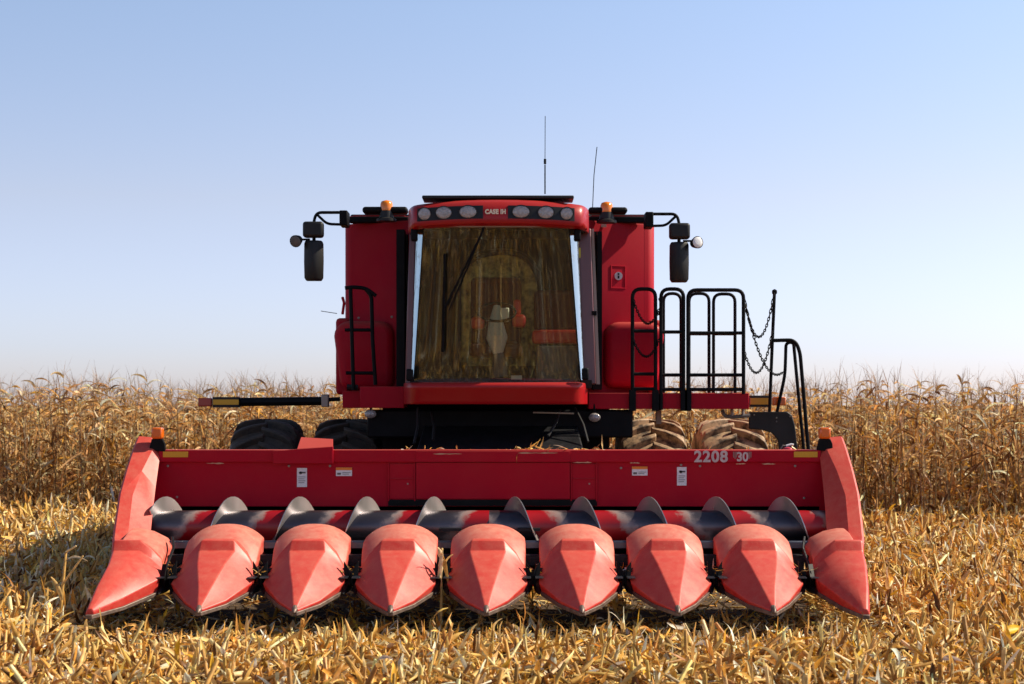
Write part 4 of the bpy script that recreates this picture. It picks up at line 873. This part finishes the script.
rail([(774.5, 292), (772, 350), (769.5, 412)], 16.9, sm=0, r=.018, name='ladder_post')
MB().lathe([(.006, -.03), (.028, -.015), (.028, .015), (.006, .03)], P(774.5, 292, 16.9), (0, 0, 1), 10).build('post_knob', BLK, CH)
rail([(773, 340.5), (795, 340), (800, 352), (808.5, 452)], 16.9, sm=.09, name='ladder_rail')
rail([(777, 412), (785, 375), (786, 343), (793.5, 342), (797, 380), (804, 452)], 17.1, sm=.09, r=.018, name='ladder_rail')
def chain(a, b, sag, d, name='safety_chain', n=30):
    m = MB(); A, B = P(*a, d), P(*b, d); s_ = FPX/d; prev = None; pts = []
    for i in range(n+1):
        t = i/n; p = A.lerp(B, t); p.z -= sag/s_*4*t*(1-t); pts.append(p)
    for i in range(n):
        p, q_ = pts[i], pts[i+1]; dd = (q_-p); c = (p+q_)/2; L_ = dd.length*.72; dn = dd.normalized()
        side = (Vector((0, 1, 0)) if i % 2 else dn.cross(Vector((0, 1, 0)))).normalized()
        ring = [c+dn*L_*math.cos(th)+side*.011*math.sin(th) for th in [2*PI*k/8 for k in range(9)]]
        m.tube(ring, .0055, 4)
    return m.build(name, BLK, CH)
chain((633.5, 300), (660, 307), 20, 16.66); chain((633.5, 340), (660, 337), 18, 16.66)
chain((744.5, 300), (774, 294), 40, 16.8); chain((744.5, 352), (772.5, 332), 30, 16.8, n=30); chain((745, 302), (783, 372), 26, 16.78, n=36)
# marker light arms
m = MB(); A, B = P(322, 397.5, 17), P(239, 406, 17)
al = MB().tube([P(322, 401, 17), P(238, 402, 17)], .046, 10).build('marker_arm', BLK, CH)
MB().tube([P(340, 399, 17), P(322, 400, 17)], .022, 8).build('arm_pivot', BLK, al)
A, B = P(322, 394.5, 17), P(329, 407, 17); MB().box(A.x, B.x, 16.93, 17.06, B.z, A.z).build('arm_clamp', SILV, al, bevel=.01)
A, B = P(213, 397, 16.95), P(239, 407.5, 16.95); MB().box(A.x, B.x, 16.92, 17.05, B.z, A.z).build('reflector_holder', BLKP, al, bevel=.006)
A, B = P(213, 399.5, 16.9), P(238.5, 404.7, 16.9); MB().box(A.x, B.x, 16.905, 16.92, B.z, A.z).build('reflector', YEL, al)
A, B = P(199, 398, 17), P(212.6, 406.5, 17); MB().box(A.x, B.x, 16.94, 17.04, B.z, A.z).build('red_lamp', REDL, al, bevel=.01)
A, B = P(749.5, 395.5, 17.2), P(769, 407, 17.2); ar = MB().box(A.x, B.x, 17.15, 17.27, B.z, A.z).build('marker_arm', BLKP, CH, bevel=.006)
A, B = P(749.5, 398, 17.2), P(769, 404.5, 17.2); MB().box(A.x, B.x, 17.13, 17.148, B.z, A.z).build('reflector', YEL, ar)
A, B = P(772, 397, 17.2), P(785, 405.5, 17.2); MB().box(A.x, B.x, 17.15, 17.25, B.z, A.z).build('red_lamp', ORG, ar, bevel=.01)
# black ladder guard
pl = [P(x_, y_, 17.3) for x_, y_ in ((749, 412), (787, 411.5), (792, 415), (795, 425), (798, 450), (779, 450), (778, 440), (772, 433), (762, 430), (749, 429))]
MB().prism(pl, (0, .04, 0)).build('ladder_guard', BLKP, CH, bevel=.01, seg=3)
for (a, b) in ((776.5, 418), (776.5, 421.5), (790, 416.5), (754, 415)): MB().lathe([(.010, 0), (.008, .006)], P(a, b, 17.29), (0, -1, 0), 8).build('bolt', GRY, CH)
# mirrors
def mirror(sx):
    a = 0 if sx < 0 else 1
    def Q(x_, y_, d=16.75):        # mirrored about px 496.5 for the right one
        return P(x_ if sx < 0 else 496.5*2-x_, y_+(1.5 if sx > 0 else 0), d)
    m = MB(); m.tube([Q(341, 212.5), Q(316, 212.5), Q(313.5, 224)], .016, 8, smooth=.07); m.tube([Q(317, 214.5), Q(327, 224), Q(342, 224.5)], .014, 8, smooth=.05)
    am = m.build('mirror_arm', BLK, CH, smooth=60)
    A, B = Q(348, 211), Q(340, 226); MB().box(min(A.x, B.x), max(A.x, B.x), 16.68, 16.95, B.z, A.z).build('arm_mount', BLK, am, bevel=.01)
    A, B = Q(304, 222.5), Q(324.5, 238.5); MB().box(min(A.x, B.x), max(A.x, B.x), 16.62, 16.74, B.z, A.z).build('upper_mirror', BLKP, am, bevel=.03, seg=3)
    A, B = Q(304.5, 241), Q(323.5, 281); x0_, x1_ = min(A.x, B.x), max(A.x, B.x)
    secs = []
    for z_, k in ((B.z, .022), (B.z+.03, .004), (B.z+.2, 0), (A.z-.03, .002), (A.z, .014)):
        secs.append([Vector(v) for v in ((x0_+k, 16.78, z_), (x0_+k, 16.70, z_), (x0_+.05, 16.655+k, z_), ((x0_+x1_)/2, 16.64+k, z_), (x1_-.05, 16.655+k, z_), (x1_-k, 16.70, z_), (x1_-k, 16.78, z_))])
    MB().loft(secs).build('main_mirror', BLKP, am, bevel=.008, smooth=45)
    MB().box(x0_+.015, x1_-.015, 16.782, 16.786, B.z+.03, A.z-.03).build('mirror_face', MIRR, am)
    MB().tube([Q(314, 238), Q(314, 242)], .018, 8).build('mirror_stem', BLK, am)
    c = Q(296, 241, 16.65); dv = Vector((sx*.25, -.9, -.28)).normalized() if sx < 0 else Vector((.35, -.9, .05)).normalized()
    MB().tube([Q(310, 239.5), Q(301, 239.5), c+Vector((0, .05, 0))], .011, 6).build('lamp_stalk', BLK, am)
    lo = MB().lathe([(.02, -.09), (.045, -.07), (.062, 0), (.064, .015)], c, dv, 18).build('mirror_lamp', BLK, am)
    MB().lathe([(.056, .016), (.05, .021), (.02, .024)], c, dv, 18).build('lamp_lens', GRY if sx < 0 else mat('lit_lamp_glass', (.85, .84, .82), .2, coat=.6), lo)  # left lens coloured grey to look dim, right one pale to look lit
mirror(-1); mirror(1)
# beacons
for (a, b) in ((386.5, 211), (606.5, 212.5)):
    c = P(a, b, 16.95); base = MB().lathe([(.105, -.11), (.105, -.085), (.078, -.07), (.070, 0)], c, (0, 0, 1), 20).build('beacon', BLKP, CH)
    MB().lathe([(.066, 0), (.068, .02), (.064, .075), (.052, .10), (.015, .112)], c, (0, 0, 1), 20).build('beacon_lens', AMB, base, smooth=50)
# antennas
m = MB(); m.tube([P(545, 194, 16.2), P(545, 165, 16.2)], .007, 6); m.tube([P(545, 165, 16.2), P(545.2, 116, 16.2)], .0035, 5); m.tube([P(545, 159, 16.2), P(545, 164, 16.2)], .013, 6); m.build('antenna', BLK, CH)
m = MB(); m.tube([P(592.5, 210, 16.9), P(594, 175, 16.9), P(597, 147, 16.9)], .0045, 5); m.build('antenna', BLK, CH)

# fire extinguisher hung by the ladder
c = P(788, 452, 16.0); ORIGIN = Vector((c.x, c.y, c.z-.25))
FE = thing('fire_extinguisher', ORIGIN, 'small red fire extinguisher with white collar beside the black ladder guard', 'extinguisher')
o = MB().lathe([(.02, -.25), (.062, -.24), (.066, -.2), (.066, 0), (.045, .04), (.02, .05)], c, (0, 0, 1), 20).build('cylinder', mat('extinguisher_red', (.55, .03, .06), .3, coat=.4), FE)
MB().tube([c+Vector((-.02, 0, .06)), c+Vector((.03, 0, .075)), c+Vector((.055, 0, .07))], .012, 6).build('valve', WHT, FE)
MB().tube([c+Vector((.03, -.02, .05)), c+Vector((.075, -.02, .02)), c+Vector((.10, -.02, -.06))], .011, 6).build('hose', YEL, FE)
MB().tube([c+Vector((-.075, 0, -.1)), c+Vector((-.08, 0, .02)), c+Vector((-.05, 0, .065)), c+Vector((-.01, 0, .06))], .006, 6).build('wire_bracket', SILV, FE)
ORIGIN = Vector((0, 0, 0))
